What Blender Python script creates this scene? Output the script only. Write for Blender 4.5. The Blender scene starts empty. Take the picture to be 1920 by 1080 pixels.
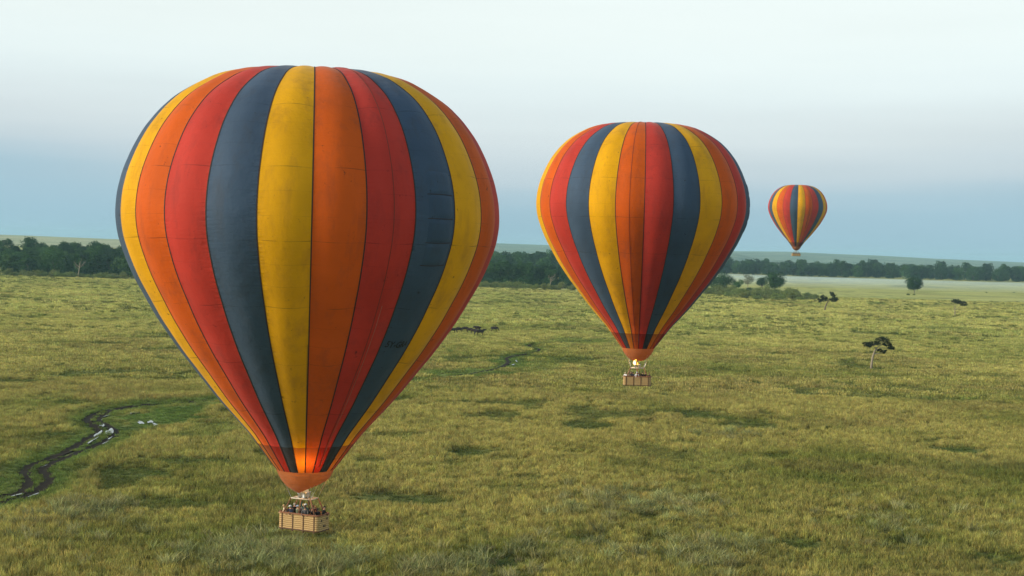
import bpy, math, random
import numpy as np
from mathutils import Vector, Matrix, Euler

R_ = math.radians
random.seed(7); np.random.seed(7)
S = bpy.context.scene
C = S.collection

# ------------------------------------------------------------------ camera
CAM_Z = 30.0
F = 2667.0                      # focal length in pixels of a 1920 wide picture
cam_d = bpy.data.cameras.new('camera'); cam_d.sensor_width = 36.0; cam_d.lens = 36.0 * F / 1920.0
cam_d.clip_start = 0.5; cam_d.clip_end = 60000
cam = bpy.data.objects.new('camera', cam_d); C.objects.link(cam)
CM = Matrix.Rotation(R_(90 - 1.59), 4, 'X') @ Matrix.Rotation(R_(1.52), 4, 'Z')
cam.matrix_world = Matrix.Translation((0, 0, CAM_Z)) @ CM
S.camera = cam

# ------------------------------------------------------------------ sky
SUN_EL, SUN_AZ = R_(18), R_(-104)     # azimuth from +Y towards +X
w = bpy.data.worlds.new('World'); S.world = w; w.use_nodes = True
nt = w.node_tree; N = nt.nodes; L = nt.links; N.clear()
out = N.new('ShaderNodeOutputWorld'); bg = N.new('ShaderNodeBackground')
L.new(bg.outputs[0], out.inputs[0]); bg.inputs[1].default_value = 1.0
sky = N.new('ShaderNodeTexSky'); sky.sky_type = 'NISHITA'; sky.sun_disc = False
sky.sun_elevation = SUN_EL; sky.sun_rotation = SUN_AZ
skm = N.new('ShaderNodeVectorMath'); skm.operation = 'SCALE'; skm.inputs['Scale'].default_value = 0.08
L.new(sky.outputs[0], skm.inputs[0])
tc = N.new('ShaderNodeTexCoord'); sep = N.new('ShaderNodeSeparateXYZ'); L.new(tc.outputs['Generated'], sep.inputs[0])
mp = N.new('ShaderNodeMapping'); mp.inputs['Scale'].default_value = (1.6, 1.6, 26); L.new(tc.outputs['Generated'], mp.inputs[0])
nz = N.new('ShaderNodeTexNoise'); nz.inputs['Scale'].default_value = 1.3; nz.inputs['Detail'].default_value = 3
L.new(mp.outputs[0], nz.inputs['Vector'])
def wmath(op, a, b):
    m = N.new('ShaderNodeMath'); m.operation = op
    for i, v in enumerate((a, b)):
        if isinstance(v, (int, float)): m.inputs[i].default_value = v
        else: L.new(v, m.inputs[i])
    return m.outputs[0]
el = wmath('ADD', sep.outputs['Z'], wmath('MULTIPLY', wmath('SUBTRACT', nz.outputs[0], 0.5), 0.034))
el = wmath('SUBTRACT', el, wmath('MULTIPLY', wmath('MULTIPLY', sep.outputs['X'], sep.outputs['X']), 0.10))
rp = N.new('ShaderNodeValToRGB'); L.new(wmath('MULTIPLY', el, 4.0), rp.inputs[0])
cr = rp.color_ramp; cr.interpolation = 'B_SPLINE'
stops = [(0.0, (.285, .455, .555)), (0.09, (.30, .465, .565)), (0.15, (.36, .50, .585)), (0.20, (.455, .555, .615)), (0.30, (.585, .65, .668)),
         (0.42, (.68, .775, .785)), (0.56, (.755, .835, .815)), (0.72, (.765, .84, .82)), (1.0, (.66, .75, .76))]
zen = (.34, .45, .55)      # the veil thins towards the zenith
while len(cr.elements) < len(stops): cr.elements.new(0.5)
for e, (p, c) in zip(cr.elements, stops): e.position = p; e.color = (*c, 1)
zr = N.new('ShaderNodeMapRange'); L.new(sep.outputs['Z'], zr.inputs[0]); zr.inputs[1].default_value = .22; zr.inputs[2].default_value = .95; zr.interpolation_type = 'SMOOTHSTEP'
zx = N.new('ShaderNodeMix'); zx.data_type = 'RGBA'; L.new(zr.outputs[0], zx.inputs[0]); L.new(rp.outputs[0], zx.inputs[6]); zx.inputs[7].default_value = (*zen, 1)
mx = N.new('ShaderNodeMix'); mx.data_type = 'RGBA'; mx.inputs['Factor'].default_value = 0.93
L.new(skm.outputs[0], mx.inputs[6]); cn = N.new('ShaderNodeTexNoise'); cn.inputs['Scale'].default_value = 2.2; cn.inputs['Detail'].default_value = 5
mp2 = N.new('ShaderNodeMapping'); mp2.inputs['Scale'].default_value = (1.2, 1.2, 9); mp2.inputs['Rotation'].default_value = (.12, .1, 0); L.new(tc.outputs['Generated'], mp2.inputs[0]); L.new(mp2.outputs[0], cn.inputs['Vector'])
cs = N.new('ShaderNodeVectorMath'); cs.operation = 'SCALE'; L.new(zx.outputs[2], cs.inputs[0]); L.new(wmath('ADD', 0.91, wmath('MULTIPLY', cn.outputs[0], 0.17)), cs.inputs['Scale'])
L.new(cs.outputs[0], mx.inputs[7]); L.new(mx.outputs[2], bg.inputs[0])

sun_d = bpy.data.lights.new('sun', 'SUN'); sun_d.energy = 4.0; sun_d.angle = R_(12); sun_d.color = (1.0, 0.86, 0.66)
sun = bpy.data.objects.new('sun', sun_d); C.objects.link(sun)
sd = Vector((math.sin(SUN_AZ) * math.cos(SUN_EL), math.cos(SUN_AZ) * math.cos(SUN_EL), math.sin(SUN_EL)))
sun.rotation_euler = sd.to_track_quat('Z', 'Y').to_euler()

S.render.engine = 'CYCLES'
S.view_settings.view_transform = 'Standard'; S.view_settings.look = 'None'
S.view_settings.exposure = 0.3; S.view_settings.gamma = 1.0
S.view_settings.use_curve_mapping = False
S.cycles.use_denoising = True
S.cycles.max_bounces = 6; S.cycles.transparent_max_bounces = 8; S.cycles.volume_bounces = 0
S.cycles.diffuse_bounces = 3; S.cycles.glossy_bounces = 2; S.cycles.transmission_bounces = 4

# ------------------------------------------------------------------ helpers
def ray(px, py):
    d = Vector(((px - 960) / F, -(py - 540) / F, -1.0))
    return (CM.to_3x3() @ d)
def gp(px, py, z=0.0):          # where the sight line through a pixel meets the plain
    d = ray(px, py); t = (z - CAM_Z) / d.z
    return Vector((d.x * t, d.y * t, z))
def at(px, py, D):
    d = ray(px, py); t = D / d.y
    return Vector((d.x * t, D, CAM_Z + d.z * t))

def hash2(ix, iy, seed):
    n = (ix.astype(np.int64) * 374761393 + iy.astype(np.int64) * 668265263 + seed * 974634777) & 0xFFFFFFFF
    n = ((n ^ (n >> 13)) * 1274126177) & 0xFFFFFFFF
    n = (n ^ (n >> 16)) & 0xFFFFFFFF
    return n / 4294967295.0
def vnoise(x, y, s, seed=0):
    x = np.asarray(x, float) / s; y = np.asarray(y, float) / s
    ix = np.floor(x); iy = np.floor(y); fx = x - ix; fy = y - iy
    fx = fx * fx * (3 - 2 * fx); fy = fy * fy * (3 - 2 * fy)
    a = hash2(ix, iy, seed); b = hash2(ix + 1, iy, seed); c = hash2(ix, iy + 1, seed); d = hash2(ix + 1, iy + 1, seed)
    return (a + (b - a) * fx) * (1 - fy) + (c + (d - c) * fx) * fy
def fbm(x, y, s, seed=0, octs=4):
    t = 0; a = 1; n = 0
    for k in range(octs):
        t = t + a * vnoise(x, y, s / 2 ** k, seed + k * 17); n += a; a *= .55
    return t / n
def sstep(a, b, x):
    t = np.clip((x - a) / (b - a), 0, 1); return t * t * (3 - 2 * t)

class MB:
    """collects shapes for ONE mesh object"""
    def __init__(s): s.v = []; s.f = []; s.m = []
    def face(s, idx, m=0): s.f.append(tuple(idx)); s.m.append(m)
    def box(s, c, d, m=0, rot=None):
        o = len(s.v)
        for z in (-1, 1):
            for y in (-1, 1):
                for x in (-1, 1):
                    p = Vector((x * d[0] / 2, y * d[1] / 2, z * d[2] / 2))
                    if rot: p = rot @ p
                    s.v.append(tuple(p + Vector(c)))
        for q in ((0, 2, 3, 1), (4, 5, 7, 6), (0, 1, 5, 4), (2, 6, 7, 3), (0, 4, 6, 2), (1, 3, 7, 5)):
            s.face([o + i for i in q], m)
    def tube(s, pts, rad, n=6, m=0, caps=True):
        pts = [Vector(p) for p in pts]
        if not hasattr(rad, '__len__'): rad = [rad] * len(pts)
        o = len(s.v); ref = None
        for i, p in enumerate(pts):
            t = (pts[min(i + 1, len(pts) - 1)] - pts[max(i - 1, 0)]).normalized()
            if ref is None: ref = Vector((1, 0, 0)) if abs(t.x) < .8 else Vector((0, 1, 0))
            a = t.cross(ref).normalized(); ref = a.cross(t).normalized()
            for k in range(n):
                an = 2 * math.pi * k / n
                s.v.append(tuple(p + (a * math.cos(an) + ref * math.sin(an)) * rad[i]))
        for i in range(len(pts) - 1):
            for k in range(n):
                s.face((o + i * n + k, o + i * n + (k + 1) % n, o + (i + 1) * n + (k + 1) % n, o + (i + 1) * n + k), m)
        if caps:
            s.face([o + k for k in range(n)][::-1], m); s.face([o + (len(pts) - 1) * n + k for k in range(n)], m)
    def grid(s, P, m=0, close=False):       # P[i][j] points
        o = len(s.v); nj = len(P[0])
        for row in P:
            for p in row: s.v.append(tuple(p))
        for i in range(len(P) - 1):
            for j in range(nj - (0 if close else 1)):
                j2 = (j + 1) % nj
                s.face((o + i * nj + j, o + i * nj + j2, o + (i + 1) * nj + j2, o + (i + 1) * nj + j), m)
    def sphere(s, c, r, m=0, nu=10, nv=7):
        if not hasattr(r, '__len__'): r = (r, r, r)
        P = [[(c[0] + r[0] * math.sin(math.pi * i / nv) * math.cos(2 * math.pi * j / nu),
               c[1] + r[1] * math.sin(math.pi * i / nv) * math.sin(2 * math.pi * j / nu),
               c[2] + r[2] * math.cos(math.pi * i / nv)) for j in range(nu)] for i in range(nv + 1)]
        s.grid(P[::-1], m, close=True)
    def mesh(s, name, mats, smooth=False):
        me = bpy.data.meshes.new(name); me.from_pydata(s.v, [], s.f); 
        for m in (mats if isinstance(mats, (list, tuple)) else [mats]): me.materials.append(m)
        me.polygons.foreach_set('material_index', s.m)
        if smooth: me.polygons.foreach_set('use_smooth', [True] * len(s.f))
        me.update(); return me
    def build(s, name, mats, parent=None, smooth=False):
        return link(name, s.mesh(name, mats, smooth), parent)
def link(name, me, parent=None):
    o = bpy.data.objects.new(name, me); C.objects.link(o)
    if parent: o.parent = parent
    return o
def tag(o, label=None, cat=None, group=None, kind=None):
    if label: o['label'] = label
    if cat: o['category'] = cat
    if group: o['group'] = group
    if kind: o['kind'] = kind
    return o
def empty(name, loc, rz=0):
    o = bpy.data.objects.new(name, None); C.objects.link(o); o.location = loc; o.rotation_euler = (0, 0, rz)
    o.empty_display_size = .3
    return o
def copy_obj(o, parent=None):
    c = o.copy(); C.objects.link(c); c.parent = parent
    for ch in list(o.children): copy_obj(ch, c)
    return c

# ------------------------------------------------------------------ materials
class NT:
    def __init__(s, name):
        s.mat = bpy.data.materials.new(name); s.mat.use_nodes = True
        s.t = s.mat.node_tree; s.N = s.t.nodes; s.N.clear()
        s.out = s.N.new('ShaderNodeOutputMaterial')
    def n(s, kind, **kw):
        nd = s.N.new('ShaderNode' + kind)
        for k, v in kw.items():
            if k.startswith('i_'):
                key = k[2:]; key = int(key) if key.isdigit() else key.replace('_', ' ')
                s.set(nd.inputs[key], v)
            else: setattr(nd, k, v)
        return nd
    def set(s, sock, v):
        if isinstance(v, bpy.types.NodeSocket): s.t.links.new(v, sock)
        elif hasattr(v, '__len__') and len(v) == 3 and sock.type == 'RGBA': sock.default_value = (*v, 1)
        else: sock.default_value = v
    def math(s, op, a, b=0.0, clamp=False):
        m = s.N.new('ShaderNodeMath'); m.operation = op; m.use_clamp = clamp; s.set(m.inputs[0], a); s.set(m.inputs[1], b); return m.outputs[0]
    def mix(s, f, a, b, bt='MIX'):
        m = s.N.new('ShaderNodeMix'); m.data_type = 'RGBA'; m.blend_type = bt
        s.set(m.inputs[0], f); s.set(m.inputs[6], a); s.set(m.inputs[7], b); return m.outputs[2]
    def noise(s, vec, scale, detail=4, rough=.55, mapscale=None):
        if mapscale:
            mp = s.n('Mapping'); mp.inputs['Scale'].default_value = mapscale; s.t.links.new(vec, mp.inputs[0]); vec = mp.outputs[0]
        nd = s.n('TexNoise', i_Vector=vec, i_Scale=scale, i_Detail=detail, i_Roughness=rough); return nd.outputs[0]
    def ramp(s, f, a, b):
        m = s.n('MapRange', i_0=f); m.inputs[1].default_value = a; m.inputs[2].default_value = b; return m.outputs[0]
    def finish(s, sh): s.t.links.new(sh, s.out.inputs['Surface']); return s.mat

def plain(name, col, rough=.7, metal=0, var=.25, scale=6, spec=.3):
    t = NT(name); tcn = t.n('TexCoord')
    n = t.noise(tcn.outputs['Object'], scale)
    c2 = tuple(x * (1 - var) for x in col); c1 = tuple(min(1, x * (1 + var * .5)) for x in col)
    bs = t.n('BsdfPrincipled', i_Base_Color=t.mix(n, c1, c2), i_Roughness=rough, i_Metallic=metal)
    bs.inputs['Specular IOR Level'].default_value = spec
    return t.finish(bs.outputs[0])

def fabric(name, col, grime, trans=.22, seed=0.0, dull=1.0):
    """envelope nylon: UV.x across the gore, UV.y metres along it"""
    t = NT(name); uv = t.n('UVMap'); tcn = t.n('TexCoord')
    sp = t.n('SeparateXYZ', i_0=uv.outputs[0])
    ob = t.n('ObjectInfo')
    off = t.n('VectorMath', operation='ADD'); t.set(off.inputs[0], tcn.outputs['Object'])
    cmb = t.n('CombineXYZ', i_2=t.math('MULTIPLY', ob.outputs['Random'], 40.0)); t.set(off.inputs[1], cmb.outputs[0])
    P = off.outputs[0]
    big = t.noise(P, .16, 4, .6)
    streak = t.noise(P, .8, 5, .7, (1.0, 1.0, .22))
    fleck = t.noise(P, 1.5, 6, .75)
    base = t.mix(t.ramp(big, .35, .68), col, tuple(c * .80 for c in col))
    base = t.mix(t.math('MULTIPLY', t.ramp(streak, .50, .76), .40), base, grime)
    base = t.mix(t.math('MULTIPLY', t.ramp(fleck, .635, .70), .8), base, tuple(c * .45 for c in grime))
    # sewn seams between the panels of the gore
    fr = t.math('FRACT', t.math('MULTIPLY', sp.outputs['Y'], 1 / 1.62))
    seam = t.math('LESS_THAN', t.math('ABSOLUTE', t.math('SUBTRACT', fr, .5)), .017)
    fr2 = t.math('FRACT', t.math('MULTIPLY', sp.outputs['Y'], 1 / 4.86))
    seam2 = t.math('LESS_THAN', t.math('ABSOLUTE', t.math('SUBTRACT', fr2, .5)), .0055)
    sm = t.math('MULTIPLY', t.math('MAXIMUM', t.math('MULTIPLY', seam, .3), seam2), t.ramp(t.noise(P, .45, 3), .40, .6))
    base = t.mix(t.math('MULTIPLY', sm, .5), base, tuple(c * .35 for c in grime))
    # puckers: fine cross ripples and creases
    bump1 = t.noise(P, 2.2, 5, .6, (.45, .45, 2.4))
    bump2 = t.noise(P, .7, 4, .6)
    ed = t.math('POWER', t.math('MULTIPLY', t.math('ABSOLUTE', t.math('SUBTRACT', sp.outputs['X'], .5)), 2.0), 5.0)
    pk = t.math('MULTIPLY', t.noise(P, 1.0, 3, .5, (.6, .6, 5.0)), ed)
    h = t.math('ADD', t.math('ADD', t.math('MULTIPLY', bump1, .07), t.math('MULTIPLY', bump2, .26)), t.math('MULTIPLY', pk, .35))
    bp = t.n('Bump', i_Height=h, i_Strength=.55); bp.inputs['Distance'].default_value = .6
    bs = t.n('BsdfPrincipled', i_Base_Color=base, i_Roughness=.7, i_Normal=bp.outputs[0])
    bs.inputs['Specular IOR Level'].default_value = .12
    bs.inputs['Sheen Weight'].default_value = .10; bs.inputs['Sheen Roughness'].default_value = .4
    tr = t.n('BsdfTranslucent', i_Color=base, i_Normal=bp.outputs[0])
    ms = t.n('MixShader', i_0=trans); t.t.links.new(bs.outputs[0], ms.inputs[1]); t.t.links.new(tr.outputs[0], ms.inputs[2])
    return t.finish(ms.outputs[0])

FAB = {
 'orange': fabric('orange_nylon', (.65, .110, .008), (.16, .05, .03)),
 'red':    fabric('red_nylon', (.53, .046, .032), (.12, .03, .03)),
 'blue':   fabric('slate_blue_nylon', (.052, .090, .152), (.05, .05, .05), .14),
 'yellow': fabric('yellow_nylon', (.78, .40, .004), (.22, .10, .03)),
}
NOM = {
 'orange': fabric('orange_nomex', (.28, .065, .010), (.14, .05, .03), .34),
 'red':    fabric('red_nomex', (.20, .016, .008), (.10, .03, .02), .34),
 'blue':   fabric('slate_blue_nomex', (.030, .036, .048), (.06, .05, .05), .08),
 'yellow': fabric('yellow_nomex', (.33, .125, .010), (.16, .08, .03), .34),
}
M_skirt = fabric('brown_nomex', (.33, .132, .052), (.16, .07, .03), .32)
M_tape = plain('dark_webbing', (.035, .022, .02), .8)
M_tape_faint = plain('thin_webbing', (.16, .03, .02), .8)
M_rope = plain('pale_rope', (.38, .16, .11), .8)
M_steel = plain('stainless_steel', (.62, .64, .66), .3, .85, .1)
M_cream = plain('cream_padding', (.50, .45, .38), .7)
M_leather = plain('brown_leather', (.10, .05, .025), .6)
M_suede = plain('reddish_suede', (.22, .10, .055), .85)
M_dark = plain('charcoal_paint', (.03, .03, .032), .6)
M_black = plain('black_print', (.01, .01, .012), .7)
M_cloth = plain('pale_blue_cloth', (.55, .66, .74), .8)

def wicker():
    t = NT('woven_wicker'); tcn = t.n('TexCoord'); P = tcn.outputs['Object']
    w1 = t.n('TexWave', i_Vector=P, i_Scale=2.1, i_Distortion=1.0); w1.bands_direction = 'Z'; w1.inputs['Detail Scale'].default_value = 3
    w2 = t.noise(P, 9, 4, .6, (1, 1, 3))
    n = t.noise(P, 2.0, 4)
    base = t.mix(w2, (.58, .40, .17), (.34, .21, .08))
    base = t.mix(t.math('MULTIPLY', t.ramp(w1.outputs['Fac'], .0, .5), 1), (.22, .13, .05), base)
    base = t.mix(t.ramp(n, .5, .75), base, (.40, .25, .10))
    bp = t.n('Bump', i_Height=w1.outputs['Fac'], i_Strength=.8); bp.inputs['Distance'].default_value = .03
    bs = t.n('BsdfPrincipled', i_Base_Color=base, i_Roughness=.7, i_Normal=bp.outputs[0])
    return t.finish(bs.outputs[0])
M_wicker = wicker()

def emis(name, col, st):
    t = NT(name); e = t.n('Emission', i_Color=col, i_Strength=st); return t.finish(e.outputs[0])
M_flame = emis('burner_flame', (1, .36, .04), 4)
M_flame_hot = emis('burner_flame_core', (1, .62, .22), 5)

# ------------------------------------------------------------------ terrain
def terrain(x, y):
    x = np.asarray(x, float); y = np.asarray(y, float)
    d = np.hypot(x, y)
    h = (fbm(x, y, 70, 3, 3) - .5) * .9 * sstep(80, 200, d) + (fbm(x, y, 9, 9, 2) - .5) * .35
    h = h * (1 - .6 * sstep(900, 1500, d))
    az = np.arctan2(x, np.maximum(y, 1)) * 57.3
    # low rise under the wood on the left
    h = h + 11 * sstep(1060, 1420, y) * (1 - sstep(-13, -3.5, az)) 
    h = h + 4 * sstep(1300, 1900, y) * sstep(-14, -4, az) * (1 - sstep(4, 9, az))
    h = h - 0.0 * d
    return h
def tz(x, y): return float(terrain(np.array([x]), np.array([y]))[0])
def onground(px, py):
    p = gp(px, py); return Vector((p.x, p.y, tz(p.x, p.y)))

# pixel-measured dark hollows in the grass:  (px, py, half width px, half height px, strength)
patches = [(885, 850, 62, 13, 1), (765, 938, 95, 17, 1), (700, 866, 34, 8, .6), (1110, 778, 62, 16, .8), (1115, 800, 55, 10, .9), (1190, 780, 50, 8, .7),
           (1305, 775, 62, 8, 1), (1330, 785, 60, 7, .8), (1400, 800, 70, 7, .9), (1470, 808, 50, 4, .6), (1800, 847, 55, 7, 1), (235, 884, 80, 13, .9),
           (325, 950, 110, 15, .7), (930, 1058, 85, 18, 1), (1100, 1014, 50, 10, .8), (1495, 1020, 40, 16, .8), (1705, 1022, 50, 14, .8),
           (1880, 1052, 60, 12, .7), (850, 872, 40, 8, .4), (1230, 850, 60, 18, .5), (1180, 870, 50, 14, .4), (40, 714, 60, 4, .9), (110, 657, 30, 4, .5), (320, 712, 40, 5, .5),
           (1590, 722, 24, 4, .8), (1720, 730, 50, 5, .6), (1850, 705, 50, 5, .5), (1660, 705, 60, 4, .5), (880, 715, 60, 5, .3), (1640, 626, 60, 3, .7), (1890, 632, 40, 3, .4),
           (1770, 616, 60, 3, .5), (1560, 640, 40, 3, .6), (965, 612, 40, 2, .6), (870, 596, 16, 2, .8), (1055, 610, 22, 2, .7), (1030, 568, 30, 2, .6), (1100, 560, 18, 2, .6),
           (1420, 600, 30, 6, .5), (1395, 604, 20, 3, .8), (1560, 576, 34, 2, .5), (1740, 572, 10, 2, .7), (1845, 596, 40, 2, .5), (110, 815, 34, 5, .9), (40, 808, 50, 5, .5), 
           (190, 600, 40, 3, .5), (60, 560, 40, 2, .4), (140, 655, 24, 3, .5), (220, 700, 30, 3, .4), (700, 905, 30, 7, .4), (1300, 930, 60, 12, .35), (1660, 960, 40, 8, .4),
           (1740, 870, 30, 6, .3), (1550, 905, 40, 8, .35), (1000, 760, 30, 4, .3), (1010, 920, 90, 9, .35), (620, 1010, 40, 8, .6), (1840, 1000, 60, 10, .4)]
green_areas = [(300, 785, 90, 30, 1), (255, 765, 70, 12, .8), (380, 757, 50, 8, .8), (150, 830, 60, 25, .45), (60, 885, 60, 40, .8), (1, 905, 40, 20, .9), (960, 680, 40, 12, .9), (870, 700, 100, 7, .9),
               (1100, 641, 90, 5, .6), (30, 770, 70, 40, .3), (1650, 570, 22, 3, .8), (1330, 870, 90, 30, .35), (1000, 690, 60, 14, .5), (390, 810, 60, 22, .5)]
track_l = [(-60, 940), (0, 930), (40, 921), (53, 908), (50, 893), (47, 882), (62, 869), (92, 859), (130, 842), (160, 826), (181, 814), (186, 806), (176, 798), (164, 790), (170, 780), (190, 771), (228, 762), (290, 755), (350, 751), (420, 747), (520, 742)]
track_r = [(-40, 948), (46, 930), (76, 916), (91, 902), (88, 890), (80, 880), (94, 869), (122, 858), (158, 844), (190, 830), (215, 815), (214, 806), (200, 797), (186, 789), (192, 779), (214, 769), (250, 762), (305, 757), (360, 753)]
creek = [(700, 726), (780, 715), (830, 709), (880, 703), (925, 694), (945, 687), (953, 680), (950, 672), (962, 668), (990, 664), (1010, 660), (1008, 656), (992, 651), (996, 647), (1030, 644), (1080, 641), (1130, 638), (1180, 640)]
def path_world(pts, n=8):
    P = [gp(*p) for p in pts]; out_ = []
    for i in range(len(P) - 1):
        p0, p1, p2, p3 = P[max(i - 1, 0)], P[i], P[i + 1], P[min(i + 2, len(P) - 1)]
        for k in range(n):
            t = k / n
            out_.append(.5 * ((2 * p1) + (p2 - p0) * t + (2 * p0 - 5 * p1 + 4 * p2 - p3) * t * t + (3 * p1 - p0 - 3 * p2 + p3) * t ** 3))
    out_.append(P[-1]); return out_
TL, TR, CRK = path_world(track_l), path_world(track_r), path_world(creek)
def dist_path(x, y, path, m=40):
    """distance to a path, only evaluated near its box"""
    d = np.full(x.shape, 999.0)
    P = np.array([(p.x, p.y) for p in path])
    lo = P.min(0) - m; hi = P.max(0) + m
    idx = np.nonzero((x > lo[0]) & (x < hi[0]) & (y > lo[1]) & (y < hi[1]))[0]
    if len(idx) == 0: return d
    X = x[idx]; Y = y[idx]; best = np.full(X.shape, 1e9)
    for a, b in zip(P[:-1], P[1:]):
        ab = b - a; l2 = max((ab ** 2).sum(), 1e-6)
        t = np.clip(((X - a[0]) * ab[0] + (Y - a[1]) * ab[1]) / l2, 0, 1)
        best = np.minimum(best, (X - a[0] - t * ab[0]) ** 2 + (Y - a[1] - t * ab[1]) ** 2)
    d[idx] = np.sqrt(best); return d
def blob_field(x, y, lst, seed):
    f = np.zeros(x.shape)
    wob = fbm(x, y, 7, seed, 3) - .5
    for (px, py, hw, hh, st) in lst:
        c = gp(px, py); k = F / c.y
        rx = hw / k; ry = hh / (k * CAM_Z / c.y)
        m = (np.abs(x - c.x) < rx * 2.2) & (np.abs(y - c.y) < ry * 2.2)
        if not m.any(): continue
        q = np.sqrt(((x[m] - c.x) / rx) ** 2 + ((y[m] - c.y) / ry) ** 2) + wob[m] * 1.5
        f[m] = np.maximum(f[m], st * (1 - sstep(.62, 1.12, q)))
    return f
def fields(x, y):
    """straw/green/brown mix, hollows, track distance at world points"""
    x = np.asarray(x, float).ravel(); y = np.asarray(y, float).ravel()
    hol = blob_field(x, y, patches, 31); gr = blob_field(x, y, green_areas, 37)
    dt = np.minimum(dist_path(x, y, TL), dist_path(x, y, TR)); dc = dist_path(x, y, CRK)
    # scattered small hollows everywhere
    sc = sstep(.665, .72, fbm(x, y, 16, 51, 3)) * sstep(.45, .6, fbm(x, y, 90, 52, 2))
    sc2 = sstep(.70, .75, fbm(x, y, 8, 61, 3)) * .8
    hol = np.maximum(hol, np.maximum(sc * .8, sc2 * .7))
    return hol, gr, dt, dc
def grass_colour(x, y):
    hol, gr, dt, dc = fields(x, y)
    x = np.asarray(x, float).ravel(); y = np.asarray(y, float).ravel()
    a = fbm(x, y, 60, 5, 4); b = fbm(x, y, 14, 6, 4); c = fbm(x, y, 4, 8, 2)
    t = sstep(.30, .66, a * .45 + b * .4 + c * .15 + .03)[:, None]
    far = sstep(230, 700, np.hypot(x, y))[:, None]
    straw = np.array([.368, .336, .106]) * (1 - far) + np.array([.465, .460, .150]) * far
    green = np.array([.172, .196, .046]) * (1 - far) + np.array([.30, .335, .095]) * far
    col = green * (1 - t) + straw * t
    br = (sstep(.58, .72, fbm(x, y, 22, 71, 3)) * .30)[:, None]
    col = col * (1 - br) + np.array([.21, .165, .068]) * br
    g = np.maximum(gr, .9 * (1 - sstep(1, 6, np.minimum(dt, dc * 1.5))))[:, None]
    col = col * (1 - g * .85) + np.array([.085, .165, .038]) * g * .85
    hh = hol[:, None]
    col = col * (1 - hh * .85) + np.array([.055, .095, .024]) * hh * .85
    col = col * (.68 + .64 * fbm(x, y, 2.0, 81, 2))[:, None]
    return col, hol, gr, dt, dc

def axis(vals):
    return np.unique(np.round(np.array(vals), 3))
xs = list(np.arange(-120, 121, 1.5)) + list(np.arange(120, 320, 4)) + list(-np.arange(120, 320, 4))
k = 320.0
while k < 26000: xs += [k, -k]; k *= 1.055
ys = list(np.arange(95, 330, 1.5)) + list(np.arange(330, 700, 3.5)) + list(np.arange(700, 1500, 8)) + list(np.arange(-60, 95, 12))
k = 1500.0
while k < 26000: ys += [k]; k *= 1.035
k = 80.0
while k < 12000: ys += [-k]; k *= 1.3
xs += list(np.arange(-95, -15, .75)); ys += list(np.arange(172, 290, .75))
xs = axis(xs); ys = axis(ys)
GX, GY = np.meshgrid(xs, ys)
gx = GX.ravel(); gy = GY.ravel()
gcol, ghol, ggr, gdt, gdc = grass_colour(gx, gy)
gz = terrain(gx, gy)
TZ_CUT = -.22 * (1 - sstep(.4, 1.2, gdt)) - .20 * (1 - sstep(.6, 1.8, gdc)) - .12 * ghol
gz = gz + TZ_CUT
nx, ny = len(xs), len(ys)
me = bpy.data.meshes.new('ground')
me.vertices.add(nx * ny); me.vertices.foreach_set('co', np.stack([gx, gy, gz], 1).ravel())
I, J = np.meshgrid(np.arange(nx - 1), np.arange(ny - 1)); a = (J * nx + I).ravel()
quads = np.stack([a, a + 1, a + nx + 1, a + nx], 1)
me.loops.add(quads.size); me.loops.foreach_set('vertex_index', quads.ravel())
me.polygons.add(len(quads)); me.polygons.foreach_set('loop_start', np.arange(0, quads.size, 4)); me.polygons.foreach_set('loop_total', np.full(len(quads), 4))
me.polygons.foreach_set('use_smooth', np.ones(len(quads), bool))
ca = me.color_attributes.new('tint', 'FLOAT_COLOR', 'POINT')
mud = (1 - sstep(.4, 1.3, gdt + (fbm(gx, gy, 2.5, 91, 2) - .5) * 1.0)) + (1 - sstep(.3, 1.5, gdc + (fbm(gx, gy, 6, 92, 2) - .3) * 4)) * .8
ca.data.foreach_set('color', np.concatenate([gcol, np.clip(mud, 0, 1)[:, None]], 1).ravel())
me.update(); me.validate()
def ground_mat():
    t = NT('savanna_soil_and_grass'); at_ = t.n('Attribute', attribute_name='tint'); tcn = t.n('TexCoord'); P = tcn.outputs['Object']
    n1 = t.noise(P, .9, 6, .7); n2 = t.noise(P, .09, 5, .65); n3 = t.noise(P, .022, 5, .6)
    base = at_.outputs['Color']
    base = t.mix(t.math('MULTIPLY', t.ramp(n1, .45, .70), .55), base, (.055, .07, .022))
    base = t.mix(t.math('MULTIPLY', t.ramp(n2, .52, .68), .35), base, (.08, .11, .035))
    # farther out the sheet stands for grass itself
    base = t.mix(t.math('MULTIPLY', t.ramp(n3, .40, .62), .25), base, (.30, .27, .09))
    base = t.mix(at_.outputs['Alpha'], base, t.mix(n1, (.030, .024, .017), (.07, .055, .038)))
    bp = t.n('Bump', i_Height=t.math('ADD', n1, t.math('MULTIPLY', n2, 2.0)), i_Strength=1.0); bp.inputs['Distance'].default_value = .6
    bs = t.n('BsdfPrincipled', i_Base_Color=base, i_Roughness=.9, i_Normal=bp.outputs[0]); bs.inputs['Specular IOR Level'].default_value = .04
    return t.finish(bs.outputs[0])
M_ground = ground_mat(); me.materials.append(M_ground)
tag(link('ground', me), kind='structure')

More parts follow.
